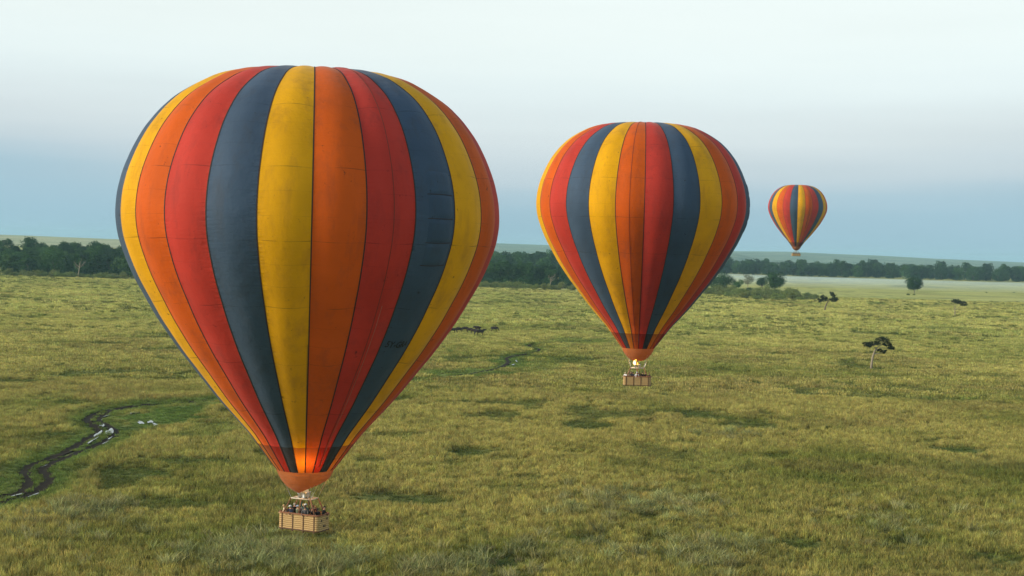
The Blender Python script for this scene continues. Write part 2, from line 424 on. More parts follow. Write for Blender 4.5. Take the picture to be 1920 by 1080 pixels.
# muddy wheel ruts and wet creek bed, ribbons with a dished profile set into the plain
M_mud = plain('wet_black_mud', (.030, .023, .016), .9, 0, .7, 2.0, .06)
def surf(x, y):
    x = np.array([x]); y = np.array([y])
    h, g, dt, dc = fields(x, y)
    return float((terrain(x, y) - .22 * (1 - sstep(.4, 1.2, dt)) - .20 * (1 - sstep(.6, 1.8, dc)) - .12 * h)[0])
def ribbon(name, path, wf, lift=.13):
    b = MB(); P = []
    for i, p in enumerate(path):
        t = (path[min(i + 1, len(path) - 1)] - path[max(i - 1, 0)]); t.z = 0; t.normalize()
        nrm = Vector((-t.y, t.x, 0)); wd = wf(i, p) * random.uniform(.8, 1.25)
        row = []
        for s_ in (-1, -.55, 0, .55, 1):
            q = p + nrm * s_ * wd * (1 + .15 * random.uniform(-1, 1))
            row.append((q.x, q.y, surf(q.x, q.y) + lift + (.05 if abs(s_) > .5 else 0) + (-.05 if abs(s_) == 1 else 0)))
        P.append(row)
    b.grid(P); return tag(b.build(name, M_mud, smooth=True), kind='structure')
ribbon('dirt_track', TL, lambda i, p: .72 if i < 125 else .5)
ribbon('dirt_track', TR, lambda i, p: .70)
ribbon('creek_bed', CRK[16:120], lambda i, p: .50 if 15 < i < 75 else .30, .22)  # muddy bed of the creek winding across the middle plain

# puddles: each a small pool of its own
def water():
    t = NT('still_water'); tcn = t.n('TexCoord')
    bp = t.n('Bump', i_Height=t.noise(tcn.outputs['Object'], 3, 2), i_Strength=.05)
    bs = t.n('BsdfPrincipled', i_Base_Color=(.05, .055, .05), i_Roughness=.06, i_Normal=bp.outputs[0]); bs.inputs['IOR'].default_value = 1.6
    bs.inputs['Specular IOR Level'].default_value = 1.0
    return t.finish(bs.outputs[0])
M_water = water()
# (px, py, half width px, half height px, tilt px)
puds = [((6, 932), (45, 923), 2.2, 'long puddle in the left rut at the left edge of the photo'),
        ((52, 929), (80, 920), 2.0, 'puddle in the right rut where the track bends at lower left'),
        ((77, 874), (88, 870), 1.2, 'thin sliver of water in the left rut halfway up the track'),
        ((157, 849), (163, 847), 1.0, 'small puddle on the lower outer edge of the muddy track'),
        ((163, 834), (183, 822), 2.0, 'long slanting puddle in the left rut of the S bend'),
        ((182, 817), (187, 809), 3.6, 'blunt round puddle in the left rut at the top of the S bend'),
        ((192, 831), (204, 825), 1.4, 'narrow puddle in the right rut below the S bend'),
        ((205, 822), (207, 819), 2.0, 'tiny puddle in the right rut on the outside of the S bend'),
        ((203, 806), (209, 813), 3.6, 'wide puddle in the right rut at the top of the S bend'),
        ((188, 796), (195, 799), 1.6, 'small pool between the ruts above the S bend'),
        ((196, 781), (208, 778), 1.4, 'narrow puddle in the ruts above the S bend'),
        ((190, 787), (193, 785), 1.2, 'tiny puddle at the inner side of the upper track bend'),
        ((245, 775), (261, 775), 2.2, 'white pool in green grass just right of the track'),
        ((259, 790), (269, 795), 1.6, 'slanting pool left of its twin in the green hollow'),
        ((278, 791), (286, 793), 2.0, 'forked pool in the green hollow right of the track'),
        ((288, 795), (293, 800), 1.4, 'short slanting pool at the right end of the green hollow'),
        ((265, 814), (274, 814), 1.0, 'flat sliver of water at the bottom of the green hollow'),
        ((967, 677), (970, 681), 1.2, 'upper glint of water in the dark bend of the creek'),
        ((960, 687), (966, 685), .9, 'lower glint of water in the dark bend of the creek'),
        ((1008, 659), (1014, 660), .8, 'left glint of water at the creek bend near middle balloon'),
        ((1017, 662), (1021, 660), .9, 'right glint of water at the creek bend near middle balloon')]
for (a_, b_, hh, lab) in puds:
    A = gp(*a_); B = gp(*b_); c = (A + B) / 2; k_ = F / c.y; hv = hh / (k_ * CAM_Z / c.y)
    ax = (B - A) / 2; per = Vector((0, hv, 0)) if abs(ax.x) > abs(ax.y) * .15 else Vector((hh / k_, 0, 0))
    mb = MB(); n = 26; zc = surf(c.x, c.y)
    zs = []
    ring = []
    ph = random.random() * 9
    for i in range(n):
        an = 2 * math.pi * i / n; rr = 1 + .22 * math.sin(3 * an + ph) + .14 * math.sin(5 * an + 2 * ph) + random.uniform(-.06, .06)
        q = ax * math.cos(an) * rr + per * math.sin(an) * rr
        ring.append(q)
    zw = zc + .20
    mb.v.append((0, 0, 0)); 
    for q in ring: mb.v.append((q.x, q.y, 0))
    for i in range(n): mb.face((0, 1 + i, 1 + (i + 1) % n))
    for i, q in enumerate(ring): mb.v.append((q.x * .9, q.y * .9, -.3))
    for i in range(n): mb.face((1 + i, 1 + n + i, 1 + n + (i + 1) % n, 1 + (i + 1) % n))
    o = mb.build('puddle', M_water); o.location = (c.x, c.y, zw)
    tag(o, lab, 'puddle', 'puddles along the muddy tracks')

# ------------------------------------------------------------------ hills far off
def hill_mat(name, c1, c2):
    t = NT(name); tcn = t.n('TexCoord'); P = tcn.outputs['Object']
    n = t.noise(P, .006, 6, .6); n2 = t.noise(P, .02, 4, .6)
    base = t.mix(t.ramp(n, .4, .62), c1, c2); base = t.mix(t.math('MULTIPLY', t.ramp(n2, .55, .7), .5), base, tuple(c * .5 for c in c2))
    bs = t.n('BsdfPrincipled', i_Base_Color=base, i_Roughness=.95); bs.inputs['Specular IOR Level'].default_value = .05
    return t.finish(bs.outputs[0])
M_hillnear = hill_mat('dry_grass_slope', (.36, .37, .22), (.27, .30, .17))
M_hillfar = hill_mat('wooded_slope', (.19, .25, .17), (.11, .17, .12))
def ridge(D, prof, depth, mat, seed):
    """long ridge: prof = [(px, crest py)...] measured against the true horizon, D metres out"""
    xsr = np.linspace(prof[0][0], prof[-1][0], 160)
    py = np.interp(xsr, [p[0] for p in prof], [p[1] for p in prof])
    py = py + 0.0
    top = [at(float(x), float(y), D) for x, y in zip(xsr, py)]
    P = []
    for s_ in np.linspace(-1, 1, 25):
        row = []
        for i, tp in enumerate(top):
            f = math.cos(s_ * math.pi / 2) ** 1.3 if abs(s_) < 1 else 0
            yy = D + s_ * depth
            wob = (float(vnoise(np.array([tp.x]), np.array([yy]), 500, seed)[0]) - .5) * 4 * f * (abs(s_) > .05)
            row.append((tp.x * (yy / D if s_ < 0 else 1), yy, (tp.z + 3) * f - 3 + wob))
        P.append(row)
    b = MB(); b.grid(P); return tag(b.build('hills', mat, smooth=True), kind='structure')
ridge(3600, [(-900, 428), (-300, 436), (0, 440), (60, 442), (130, 445), (230, 449), (500, 462), (800, 478)], 1500, M_hillnear, 1)
ridge(7500, [(300, 470), (600, 456), (800, 452), (925, 456), (980, 458), (1040, 460), (1150, 465), (1300, 470), (1380, 471), (1480, 472), (1560, 476), (1640, 479), (1750, 485), (1850, 489), (1960, 494), (2300, 508)], 2600, M_hillfar, 2)
ridge(5200, [(1200, 484), (1300, 477), (1360, 473.5), (1385, 476), (1410, 482), (1450, 488)], 900, M_hillfar, 3)

# ------------------------------------------------------------------ foliage materials
def leaf_mat(name, c1, c2, c3):
    t = NT(name); ob = t.n('ObjectInfo'); tcn = t.n('TexCoord'); P = tcn.outputs['Object']
    n = t.noise(P, .30, 5, .7)
    base = t.mix(t.ramp(n, .40, .62), tuple(c * .6 for c in c1), tuple(c * 1.35 for c in c2))
    base = t.mix(t.math('MULTIPLY', ob.outputs['Random'], .7), base, c3)
    base = t.mix(t.math('MULTIPLY', t.ramp(t.math('FRACT', t.math('MULTIPLY', ob.outputs['Random'], 7.3)), .55, 1.0), .6), base, tuple(c * 1.7 for c in c2))
    bs = t.n('BsdfPrincipled', i_Base_Color=base, i_Roughness=.75); bs.inputs['Specular IOR Level'].default_value = .15
    tr = t.n('BsdfTranslucent', i_Color=base)
    ms = t.n('MixShader', i_0=.2); t.t.links.new(bs.outputs[0], ms.inputs[1]); t.t.links.new(tr.outputs[0], ms.inputs[2])
    return t.finish(ms.outputs[0])
M_leafdark = leaf_mat('dark_leaves', (.015, .056, .018), (.040, .098, .022), (.010, .038, .017))
M_leafmid = leaf_mat('mid_green_leaves', (.045, .110, .026), (.085, .160, .034), (.030, .080, .025))
M_leafbush = leaf_mat('bush_leaves', (.15, .20, .055), (.11, .155, .04), (.18, .20, .07))
M_leafacacia = leaf_mat('black_green_leaves', (.018, .030, .014), (.026, .040, .016), (.02, .025, .012))
M_leafgrey = leaf_mat('grey_leaves', (.17, .18, .12), (.13, .15, .09), (.15, .15, .10))
M_bark = plain('grey_bark', (.16, .13, .10), .9, 0, .4, 3)
M_barkpale = plain('pale_bark', (.27, .23, .17), .9, 0, .35, 3)

def rnd_unit(n):
    v = np.random.normal(size=(n, 3)); return v / np.linalg.norm(v, axis=1)[:, None]
def leaf_quads(mb, centres, size, m=0, outward=None):
    """small bent leaf sprays"""
    n = len(centres); nrm = rnd_unit(n)
    if outward is not None: nrm = nrm * .8 + outward; nrm /= np.linalg.norm(nrm, axis=1)[:, None]
    t1 = np.cross(nrm, rnd_unit(n)); t1 /= np.linalg.norm(t1, axis=1)[:, None] + 1e-9; t2 = np.cross(nrm, t1)
    sz = size * np.random.uniform(.6, 1.35, n)[:, None]
    A = centres - t1 * sz * .5; B = centres + t2 * sz * .32 + nrm * sz * .12; Cc = centres + t1 * sz * .5; Dd = centres - t2 * sz * .32 + nrm * sz * .12
    o = len(mb.v)
    mb.v.extend(map(tuple, np.stack([A, B, Cc, Dd], 1).reshape(-1, 3)))
    for i in range(n): mb.face((o + 4 * i, o + 4 * i + 1, o + 4 * i + 2, o + 4 * i + 3), m)
def lobe_points(c, r, n):
    d = rnd_unit(n); rr = np.random.uniform(.45, 1.0, n) ** .5
    # lumpy surface: a few sub-lobes
    sub = rnd_unit(7); bump = np.max(d @ sub.T, axis=1); k_ = .78 + .34 * np.clip((bump - .55) / .45, 0, 1)
    st = np.random.rand(n) < .13; rr = np.where(st, np.random.uniform(1.0, 1.38, n), rr)
    p = d * (rr * k_)[:, None] * np.array(r) + np.array(c)
    return p, d
def tree_mesh(name, H, W, mats, nl=14, per=150, leaf=.9, trunk=.32, low=.28, flat=.8, seed=0, trunk_r=.3, rnd=False):
    random.seed(seed); np.random.seed(seed)
    mb = MB(); lobes = []
    for i in range(nl):
        t = random.random(); an = random.uniform(0, 6.283)
        zz = H * (low + (1 - low) * (.12 + .80 * t)); env = math.sin(math.pi * min(1, .22 + .78 * (1 - abs(t - .42) / .75)) / 2)
        rr = W * .5 * env * math.sqrt(random.random()) * .74
        lr = W * random.uniform(.15, .25)
        if rnd:
            d_ = rnd_unit(1)[0]; q_ = random.uniform(.45, .68); hc = H * (1 + low) / 2; hr = H * (1 - low) / 2; lr = W * random.uniform(.17, .25)
            lobes.append((d_[0] * q_ * W / 2, d_[1] * q_ * W / 2, hc + d_[2] * q_ * hr, lr)); continue
        lobes.append((math.cos(an) * rr, math.sin(an) * rr, min(zz, H - lr * flat * .9), lr))
    for (x, y, z, lr) in lobes:
        p, d = lobe_points((x, y, z), (lr, lr, lr * flat), per)
        leaf_quads(mb, p, leaf, 0, d)
    th = H * max(low + .15, trunk)
    mb.tube([(0, 0, -.6), (.1, .05, th * .4), (-.1, .1, th * .8), (0, 0, th * 1.25)], [trunk_r * 1.4, trunk_r, trunk_r * .8, trunk_r * .5], 7, 1)
    for (x, y, z, lr) in random.sample(lobes, min(len(lobes), 9)):
        mb.tube([(0, 0, th * .7), (x * .45, y * .45, (th * .7 + z) / 2 + .3), (x, y, z)], [trunk_r * .5, trunk_r * .3, trunk_r * .08], 5, 1)
    return mb.mesh(name, mats)
def bush_mesh(name, H, W, mats, nl=8, per=110, leaf=.6, seed=0):
    random.seed(seed); np.random.seed(seed); mb = MB()
    for i in range(nl):
        an = random.uniform(0, 6.283); rr = W * .34 * math.sqrt(random.random()); lr = W * random.uniform(.17, .26)
        z = H * random.uniform(.35, .78) * (1 - .45 * rr / (W * .4))
        p, d = lobe_points((math.cos(an) * rr, math.sin(an) * rr, z), (lr, lr, H * .34), per); p = p[p[:, 2] > .02]
        leaf_quads(mb, p, leaf, 0)
        mb.tube([(0, 0, -.2), (math.cos(an) * rr * .5, math.sin(an) * rr * .5, z * .5), (math.cos(an) * rr, math.sin(an) * rr, z)], [.12, .08, .03], 4, 1)
    return mb.mesh(name, mats)
dark_v = [tree_mesh('riverine_tree', h, wd, [M_leafdark, M_bark], nl=n_, per=130, leaf=1.1, seed=s_, low=.02, flat=.85) for (h, wd, n_, s_) in
          ((17, 16, 22, 1), (15, 17, 22, 2), (19, 16, 24, 3), (14, 14, 18, 4), (17, 18, 24, 5))]
mid_v = [tree_mesh('riverine_tree', h, wd, [M_leafmid, M_bark], nl=n_, per=120, leaf=1.1, seed=s_, low=.05, flat=.8) for (h, wd, n_, s_) in
         ((16, 16, 20, 11), (13, 16, 20, 12), (18, 15, 20, 13))]
far_v = [tree_mesh('forest_tree', h, wd, [M_leafdark, M_bark], nl=n_, per=90, leaf=1.7, seed=s_, low=.0, flat=.85) for (h, wd, n_, s_) in
         ((22, 20, 22, 21), (19, 19, 20, 22), (24, 19, 22, 23), (20, 22, 22, 24))]
bush_v = [bush_mesh('bush', h, wd, [M_leafbush, M_bark], seed=s_) for (h, wd, s_) in ((4.5, 8, 31), (3.8, 7, 32), (5.2, 9, 33), (3.2, 6, 34))]

random.seed(99); np.random.seed(99)
def put(meshes, name, x, y, s, lab, cat, grp, zs=1.0, sink=.2):
    me_ = random.choice(meshes); o = link(name, me_); k_ = s * random.uniform(.88, 1.14)
    o.location = (x, y, tz(x, y) - sink); o.rotation_euler = (0, 0, random.uniform(0, 6.283)); o.scale = (k_, k_, k_ * zs * random.uniform(.9, 1.12))
    return tag(o, lab, cat, grp)
def belt(px0, px1, step, D0, D1, rows, meshes, name, s, lab, cat, grp, zs=1.0, jit=.4):
    rw = ['in the front row', 'in the second row', 'in the third row', 'in the fourth row', 'in the fifth row', 'in the back row'] if rows > 1 else ['']
    if rows > 1: rw = rw[:rows - 1] + ['in the back row']
    qs = ['leftmost quarter', 'middle left quarter', 'middle right quarter', 'rightmost quarter']
    for r in range(rows):
        D = D0 + (D1 - D0) * (r / max(1, rows - 1) if rows > 1 else 0)
        x0 = (px0 - 960) / F * D; x1 = (px1 - 960) / F * D; n = max(1, int((x1 - x0) / step))
        for i in range(n):
            x = x0 + (i + .5 + random.uniform(-jit, jit) + (.5 if r % 2 else 0)) * step; q_ = min(3, int(4 * i / n))
            put(meshes, name, x, D + random.uniform(-1, 1) * (D1 - D0) / max(2, rows) * .5, s, lab + ', ' + rw[r] + ', ' + qs[q_], cat, grp, zs)
# left wood
belt(-25, 285, 9.5, 1084, 1330, 6, dark_v + mid_v[:2], 'riverine_tree', .98, 'dark tree of the left wood', 'tree', 'trees of the left wood', .97)
belt(285, 800, 17, 1085, 1130, 2, dark_v + mid_v, 'riverine_tree', 1.0, 'dark tree behind the nearest balloon', 'tree', 'trees behind the nearest balloon')
belt(-20, 270, 6.0, 1036, 1056, 2, bush_v, 'bush', 1.05, 'low bush along the left wood', 'bush', 'bushes along the left wood')
# middle wood
belt(840, 1130, 9.5, 1132, 1175, 3, dark_v, 'riverine_tree', .98, 'dark tree between the two large balloons', 'tree', 'nearer trees of the middle wood')
belt(850, 1090, 7.0, 1062, 1092, 2, bush_v, 'bush', 1.15, 'rounded bush between the two large balloons', 'bush', 'bushes between the large balloons')
belt(860, 1180, 13, 1650, 1850, 3, far_v, 'forest_tree', 1.05, 'blue hazed tree behind the middle wood', 'tree', 'hazed trees of the middle wood')
# far right belt
belt(1280, 1960, 10.5, 2130, 2230, 2, far_v, 'forest_tree', 1.0, 'hazed teal tree beyond the mist', 'tree', 'trees of the far right belt', 1.0)
# back rows nobody can count
stf = MB(); random.seed(5); np.random.seed(5)
for i in range(260):
    px = random.uniform(1150, 2000); D = random.uniform(2255, 2380); x = (px - 960) / F * D
    h = random.uniform(16, 22); p, d = lobe_points((x, D, h * .5), (random.uniform(7, 12), 6, h * .5), 90); leaf_quads(stf, p, 2.0, 0, d)
tag(stf.build('distant_woodland', M_leafdark), 'hazy mass of treetops filling in behind the far right belt', 'woodland', None, 'stuff')

for (px0, px1, D0, D1, n, hh, nm) in ((-25, 290, 1075, 1300, 170, 7, 'undergrowth'), (290, 850, 1090, 1150, 240, 12, 'undergrowth'), (840, 1140, 1100, 1170, 100, 8, 'undergrowth'), (860, 1250, 1640, 1840, 130, 14, 'undergrowth')):
    ug = MB()
    for i in range(n):
        D = random.uniform(D0, D1); x = (random.uniform(px0, px1) - 960) / F * D; h = hh * random.uniform(.7, 1.2)
        p, d = lobe_points((x, D, tz(x, D) + h * .45), (random.uniform(4, 8), 4, h * .55), 90); leaf_quads(ug, p, 1.2, 0, d)
    tag(ug.build(nm, M_leafdark), 'dark undergrowth filling the wood under its crowns', 'undergrowth', None, 'stuff')
def tree_thing(name, pos, H, W, mats, lab, grp=None, **kw):
    seed = kw.pop('seed'); kw['rnd'] = True
    root = empty(name, pos); me_ = tree_mesh(name, H, W, mats, seed=seed, **kw)
    # split crown and trunk into parts
    vs = [v.co.copy() for v in me_.vertices]
    for (nm, mi, mt) in (('crown', 0, mats[0]), ('trunk', 1, mats[1])):
        b = MB(); mp_ = {}
        for pl in me_.polygons:
            if pl.material_index != mi: continue
            idx = []
            for vi in pl.vertices:
                if vi not in mp_: mp_[vi] = len(b.v); b.v.append(tuple(vs[vi]))
                idx.append(mp_[vi])
            b.face(idx)
        b.build(nm, mt, root)
    bpy.data.meshes.remove(me_)
    return tag(root, lab, 'tree', grp)
tree_thing('round_tree', onground(1714, 549), 14.6, 16.5, [M_leafdark, M_bark], 'lone round dark tree standing in the mist at right', seed=41, nl=28, per=230, leaf=.8, low=.14, flat=.85)
tree_thing('broad_tree', onground(1452, 545), 16.0, 22, [M_leafdark, M_bark], 'broad dark tree, the larger of the pair above the bush island', seed=42, nl=32, per=230, leaf=.8, low=.08, flat=.8)
tree_thing('small_tree', onground(1429, 544), 11.5, 12.5, [M_leafdark, M_bark], 'smaller dark tree touching the left side of the broad one', seed=43, nl=16, per=200, leaf=.6, low=.15)
tree_thing('grey_tree', onground(1402, 541), 14.0, 13.5, [M_leafgrey, M_barkpale], 'pale grey sparse tree between two dark trees above the bush island', seed=44, nl=20, per=80, leaf=.6, low=.2)
tree_thing('small_tree', onground(1384, 543), 9.8, 11, [M_leafdark, M_bark], 'small dark tree just left of the pale grey tree', seed=45, nl=13, per=190, leaf=.6, low=.08)
tree_thing('broad_tree', onground(1358, 545), 17.0, 19, [M_leafdark, M_bark], 'big dark tree half hidden by the middle balloon right side', seed=46, nl=24, per=230, leaf=.65, low=.05, flat=.85)
tree_thing('broad_tree', onground(1338, 547), 14.5, 18, [M_leafdark, M_bark], 'dark tree mostly behind the right flank of the middle balloon', seed=47, nl=22, per=200, leaf=.65, low=.05, flat=.85)

random.seed(12); np.random.seed(12)
# bush island
isl = []
for i in range(62):
    t = i / 61; px = 1318 + 205 * t + random.uniform(-5, 5); lo_ = 553 + 10.5 * min(1, max(0, (t - .05) * 2.5)); hi_ = 545 + 13 * max(0, (t - .55)) / .45
    py = hi_ + (lo_ - hi_) * ((i * .618) % 1)
    g = gp(px, py); isl.append((g.x, g.y, 1.0 if px < 1490 else .8))
for (x, y, s_) in isl:
    th_ = (x / y * F + 960 - 1318) / 205; tq = ['left end', 'left half', 'middle', 'right half', 'right tip'][min(4, max(0, int(th_ * 5)))]; fr_ = 'back' if y > 975 + 60 * (th_ < .5) else 'front'
    put(bush_v, 'bush', x, y, s_ * 1.2, 'rounded olive bush at the ' + fr_ + ' of the thicket island, ' + tq, 'bush', 'bushes of the thicket island')
put(bush_v, 'bush', *gp(1352, 562).xy, .55, 'bright small bush in front of the left end of the thicket island', 'bush', None)
for (px, py, s_, lab) in ((1714, 553.5, .42, 'small bush at the foot of the lone round tree, directly under its trunk'), (1703, 553.5, .55, 'flat low bush left of the foot of the lone round tree'),
                          (1545, 565, .6, 'low bush left of the leaning twin-crowned tree')):
    g = gp(px, py); put(bush_v, 'bush', g.x, g.y, s_, lab, 'bush', None, .8)
for (px, py, s_) in ((1505, 517, .5), (1512, 517, .5), (1523, 517, .5), (1536, 518, .6), (1555, 519, .4), (1420, 514, .6), (1430, 514, .5), (1850, 548, .4), (1900, 548, .4)):
    g = gp(px, py + 1); put(bush_v, 'bush', g.x, g.y, s_, 'tiny dark shrub dotted on the misty far plain', 'bush', 'shrubs on the misty plain', .7)
for (px, py, s_) in ((1068, 562, .30), (785, 590, .3)):
    pass
g = gp(1068, 558); put(bush_v, 'bush', g.x, g.y, .45, 'single small bush on the plain left of the middle balloon', 'bush', None)

# custom windswept trees
def wind_tree(pos, trunk_pts, limbs, crowns, lab, r0, leaf, per, matl=M_leafacacia, seed=1, bark=M_barkpale, name='windswept_tree'):
    np.random.seed(seed); random.seed(seed)
    root = empty(name, pos); b = MB()
    n = len(trunk_pts); b.tube(trunk_pts, [r0 * (1.25 - .65 * i / (n - 1)) for i in range(n)], 8)
    b.build('trunk', bark, root, True)
    for lp in limbs:
        b = MB(); m_ = len(lp); b.tube(lp, [r0 * .42 * (1 - .75 * i / (m_ - 1)) for i in range(m_)], 6); b.build('limb', bark, root, True)
    for cl in crowns:
        b = MB()
        for (c, r) in cl:
            for q in range(7):          # small separate sprays instead of one smooth lobe
                c2 = [c[i] + random.uniform(-.8, .8) * r[i] for i in range(3)]; k2 = random.uniform(.28, .52)
                p, d = lobe_points(c2, [r[0] * k2, r[1] * k2, r[2] * k2 * 1.1], per // 11); leaf_quads(b, p, leaf, 0)
            p, d = lobe_points(c, [r[0] * 1.15, r[1] * 1.15, r[2] * 1.2], per // 7); leaf_quads(b, p, leaf * .8, 0)
            for q in range(4):
                e = Vector(c) + Vector((random.uniform(-1, 1) * r[0], random.uniform(-1, 1) * r[1], random.uniform(-.3, .8) * r[2]))
                b.tube([Vector(c) - Vector((0, 0, r[2] * .5)), e], [.05, .02], 4, 1)
        b.build('foliage', [matl, bark], root)
    return tag(root, lab, 'tree')
# nearest: (1635,692), 6.9 px/m
wind_tree(onground(1633, 692), [(0, 0, -.4), (.15, 0, 1.6), (.35, .05, 3.3), (.8, .1, 4.9), (1.5, .1, 6.0)],
          [[(.8, .1, 4.9), (2.4, .2, 5.9), (4.2, .3, 6.0)], [(1.3, .1, 5.7), (.3, -.2, 6.4), (-1.0, -.3, 6.9)], [(1.5, .1, 6.0), (2.6, .3, 6.7), (3.4, .4, 7.4)], [(.5, 0, 4.2), (2.2, .2, 4.4), (3.2, .2, 4.8)]],
          [[((2.3, .2, 7.6), (1.7, 1.8, .9)), ((3.4, .3, 7.9), (1.5, 1.6, .8)), ((.9, 0, 7.1), (1.3, 1.4, .7)), ((4.3, .4, 7.0), (1.2, 1.2, .6)), ((2.6, -.4, 8.3), (1.2, 1.2, .6))],
           [((-.9, -.2, 6.7), (1.2, 1.2, .5)), ((-1.8, -.3, 7.0), (.9, 1, .42)), ((-.1, -.2, 6.9), (1.1, 1.1, .5))], [((5.0, .3, 6.0), (.95, 1, .45)), ((5.6, .3, 5.9), (.7, .7, .35))], [((3.0, .2, 4.9), (.9, .9, .45)), ((2.2, .3, 5.3), (.6, .6, .3))]],
          'pale leaning trunk with flat wind-blown black crown, nearest tree on the right plain', .30, .26, 620, seed=51)
# (1790,594) 3.5 px/m
wind_tree(onground(1790, 594), [(0, 0, -.3), (.1, 0, 1.8), (-.1, 0, 3.8), (.1, 0, 5.6)],
          [[(0, 0, 3.2), (1.6, 0, 4.6), (3.2, .2, 6.0)], [(.1, 0, 5.0), (-1.0, 0, 6.6), (-1.3, 0, 7.4)], [(.1, 0, 5.4), (1.8, .1, 6.6), (2.6, .1, 7.2)]],
          [[((-.9, 0, 8.3), (1.4, 1.3, .9)), ((.6, 0, 7.9), (1.7, 1.5, .9)), ((2.2, .1, 7.6), (1.5, 1.5, .9)), ((3.9, .2, 7.0), (2.0, 1.6, 1.2)), ((5.0, .2, 6.8), (1.4, 1.4, 1.0)), ((1.9, 0, 8.4), (1.0, 1.0, .6))]],
          'thin forked tree with one lopsided flat crown at far right of the plain', .26, .5, 330, seed=52)
# (1548,582) 3.3 px/m
wind_tree(onground(1546, 583), [(0, 0, -.3), (.25, 0, 1.8), (1.0, 0, 3.8), (1.7, 0, 5.2), (1.6, 0, 6.0)],
          [[(1.7, 0, 5.4), (.2, 0, 6.2), (-1.5, 0, 6.6)], [(1.7, 0, 5.6), (3.4, 0, 6.6), (4.2, 0, 8.4)], [(1.7, 0, 5.2), (3.2, .2, 5.6), (5.0, .3, 5.8)]],
          [[((-1.6, 0, 6.3), (2.1, 1.8, 1.3)), ((-1.0, 0, 7.7), (1.6, 1.6, 1.1)), ((.0, .1, 7.0), (1.7, 1.5, 1.1)), ((-2.6, 0, 5.6), (1.2, 1.2, .9))],
           [((3.4, 0, 6.4), (1.7, 1.6, .9)), ((4.6, 0, 9.2), (1.8, 1.6, .9)), ((5.6, .1, 7.6), (1.6, 1.5, 1.2)), ((3.6, 0, 9.8), (1.2, 1.2, .7)), ((6.4, .1, 6.6), (1.0, 1.2, 1.0)), ((5.0, 0, 6.0), (1.3, 1.2, .8))]],
          'dark tree with two separate crowns on a bent trunk, right of the thicket island', .36, .55, 330, seed=53, bark=M_bark)
# bare pale trees in front of the woods
def bare_tree(pos, H, lab, seed):
    random.seed(seed); root = empty('dead_tree', pos); b = MB()
    b.tube([(0, 0, -.3), (.3, 0, H * .25), (.8, 0, H * .5), (.9, 0, H * .68)], [.42, .36, .26, .12], 7); b.build('trunk', M_barkpale, root, True)
    for k_ in range(11):
        a0 = random.uniform(0, 6.28); h0 = H * random.uniform(.38, .66); ln = H * random.uniform(.2, .36)
        p0 = Vector((.6 + .3 * (h0 / H), 0, h0)); p1 = p0 + Vector((math.cos(a0) * ln * .6, math.sin(a0) * ln * .6, ln * .35)); p2 = p1 + Vector((math.cos(a0 + .4) * ln * .35, math.sin(a0 + .4) * ln * .35, ln * .5))
        b = MB(); b.tube([p0, p1, p2], [.15, .09, .03], 5)
        for j in range(5):
            q = p1.lerp(p2, random.random()); b.tube([q, q + Vector((random.uniform(-1, 1), random.uniform(-1, 1), random.uniform(.4, 1.2))) * H * .08], [.05, .02], 3)
        b.build('branch', M_barkpale, root)
    return tag(root, lab, 'tree')
g = gp(142, 521); bare_tree((g.x, g.y + 6, tz(g.x, g.y + 6)), 15, 'bare pale dead tree at the foot of the left wood', 61)
g = gp(1031, 541); bare_tree((g.x, g.y + 4, tz(g.x, g.y + 4)), 12, 'bare whitish dead tree rising behind the hedge between the large balloons', 62)

herd = np.array([gp(px, py + 1.5).xy[:] for (px, py) in ((848, 624), (861, 623), (871, 621), (880, 623), (887, 625), (896, 620), (907, 621), (900, 629), (926, 621))])
# ------------------------------------------------------------------ grass
M_blade = None
def blade_mat():
    t = NT('grass_blades'); a1 = t.n('Attribute', attribute_name='tint', attribute_type='INSTANCER'); a2 = t.n('Attribute', attribute_name='shade')
    base = t.mix(1.0, a1.outputs['Color'], a2.outputs['Color'], 'MULTIPLY')
    bs = t.n('BsdfPrincipled', i_Base_Color=base, i_Roughness=.8); bs.inputs['Specular IOR Level'].default_value = .05
    tr = t.n('BsdfTranslucent', i_Color=base); ms = t.n('MixShader', i_0=.3); t.t.links.new(bs.outputs[0], ms.inputs[1]); t.t.links.new(tr.outputs[0], ms.inputs[2])
    return t.finish(ms.outputs[0])
M_blade = blade_mat()
def clump(seed, n=30, H=.8, R=.42, wd=.035, droop=.35):
    random.seed(seed); v = []; f = []; sh = []
    for i in range(n):
        a0 = random.uniform(0, 6.28); rr = R * math.sqrt(random.random()); x, y = math.cos(a0) * rr, math.sin(a0) * rr
        h = H * random.uniform(.45, 1.1); ld = random.uniform(0, 6.28); ln = h * droop * random.uniform(.2, 1.3)
        fa = random.uniform(0, 6.28); wx, wy = math.cos(fa) * wd, math.sin(fa) * wd; o = len(v)
        v += [(x - wx, y - wy, -.05), (x + wx, y + wy, -.05), (x + math.cos(ld) * ln * .4 + wx * .8, y + math.sin(ld) * ln * .4 + wy * .8, h * .65), (x + math.cos(ld) * ln * .4 - wx * .8, y + math.sin(ld) * ln * .4 - wy * .8, h * .65), (x + math.cos(ld) * ln, y + math.sin(ld) * ln, h)]
        f += [(o, o + 1, o + 2, o + 3), (o + 3, o + 2, o + 4)]
        q = random.uniform(.72, 1.3); c = (q * random.uniform(.93, 1.1), q, q * random.uniform(.8, 1.1), 1); sh += [c] * 5
    m_ = bpy.data.meshes.new('grass_clump'); m_.from_pydata(v, [], f); at_ = m_.color_attributes.new('shade', 'FLOAT_COLOR', 'POINT'); at_.data.foreach_set('color', np.array(sh).ravel())
    m_.materials.append(M_blade); return bpy.data.objects.new('grass_clump', m_)
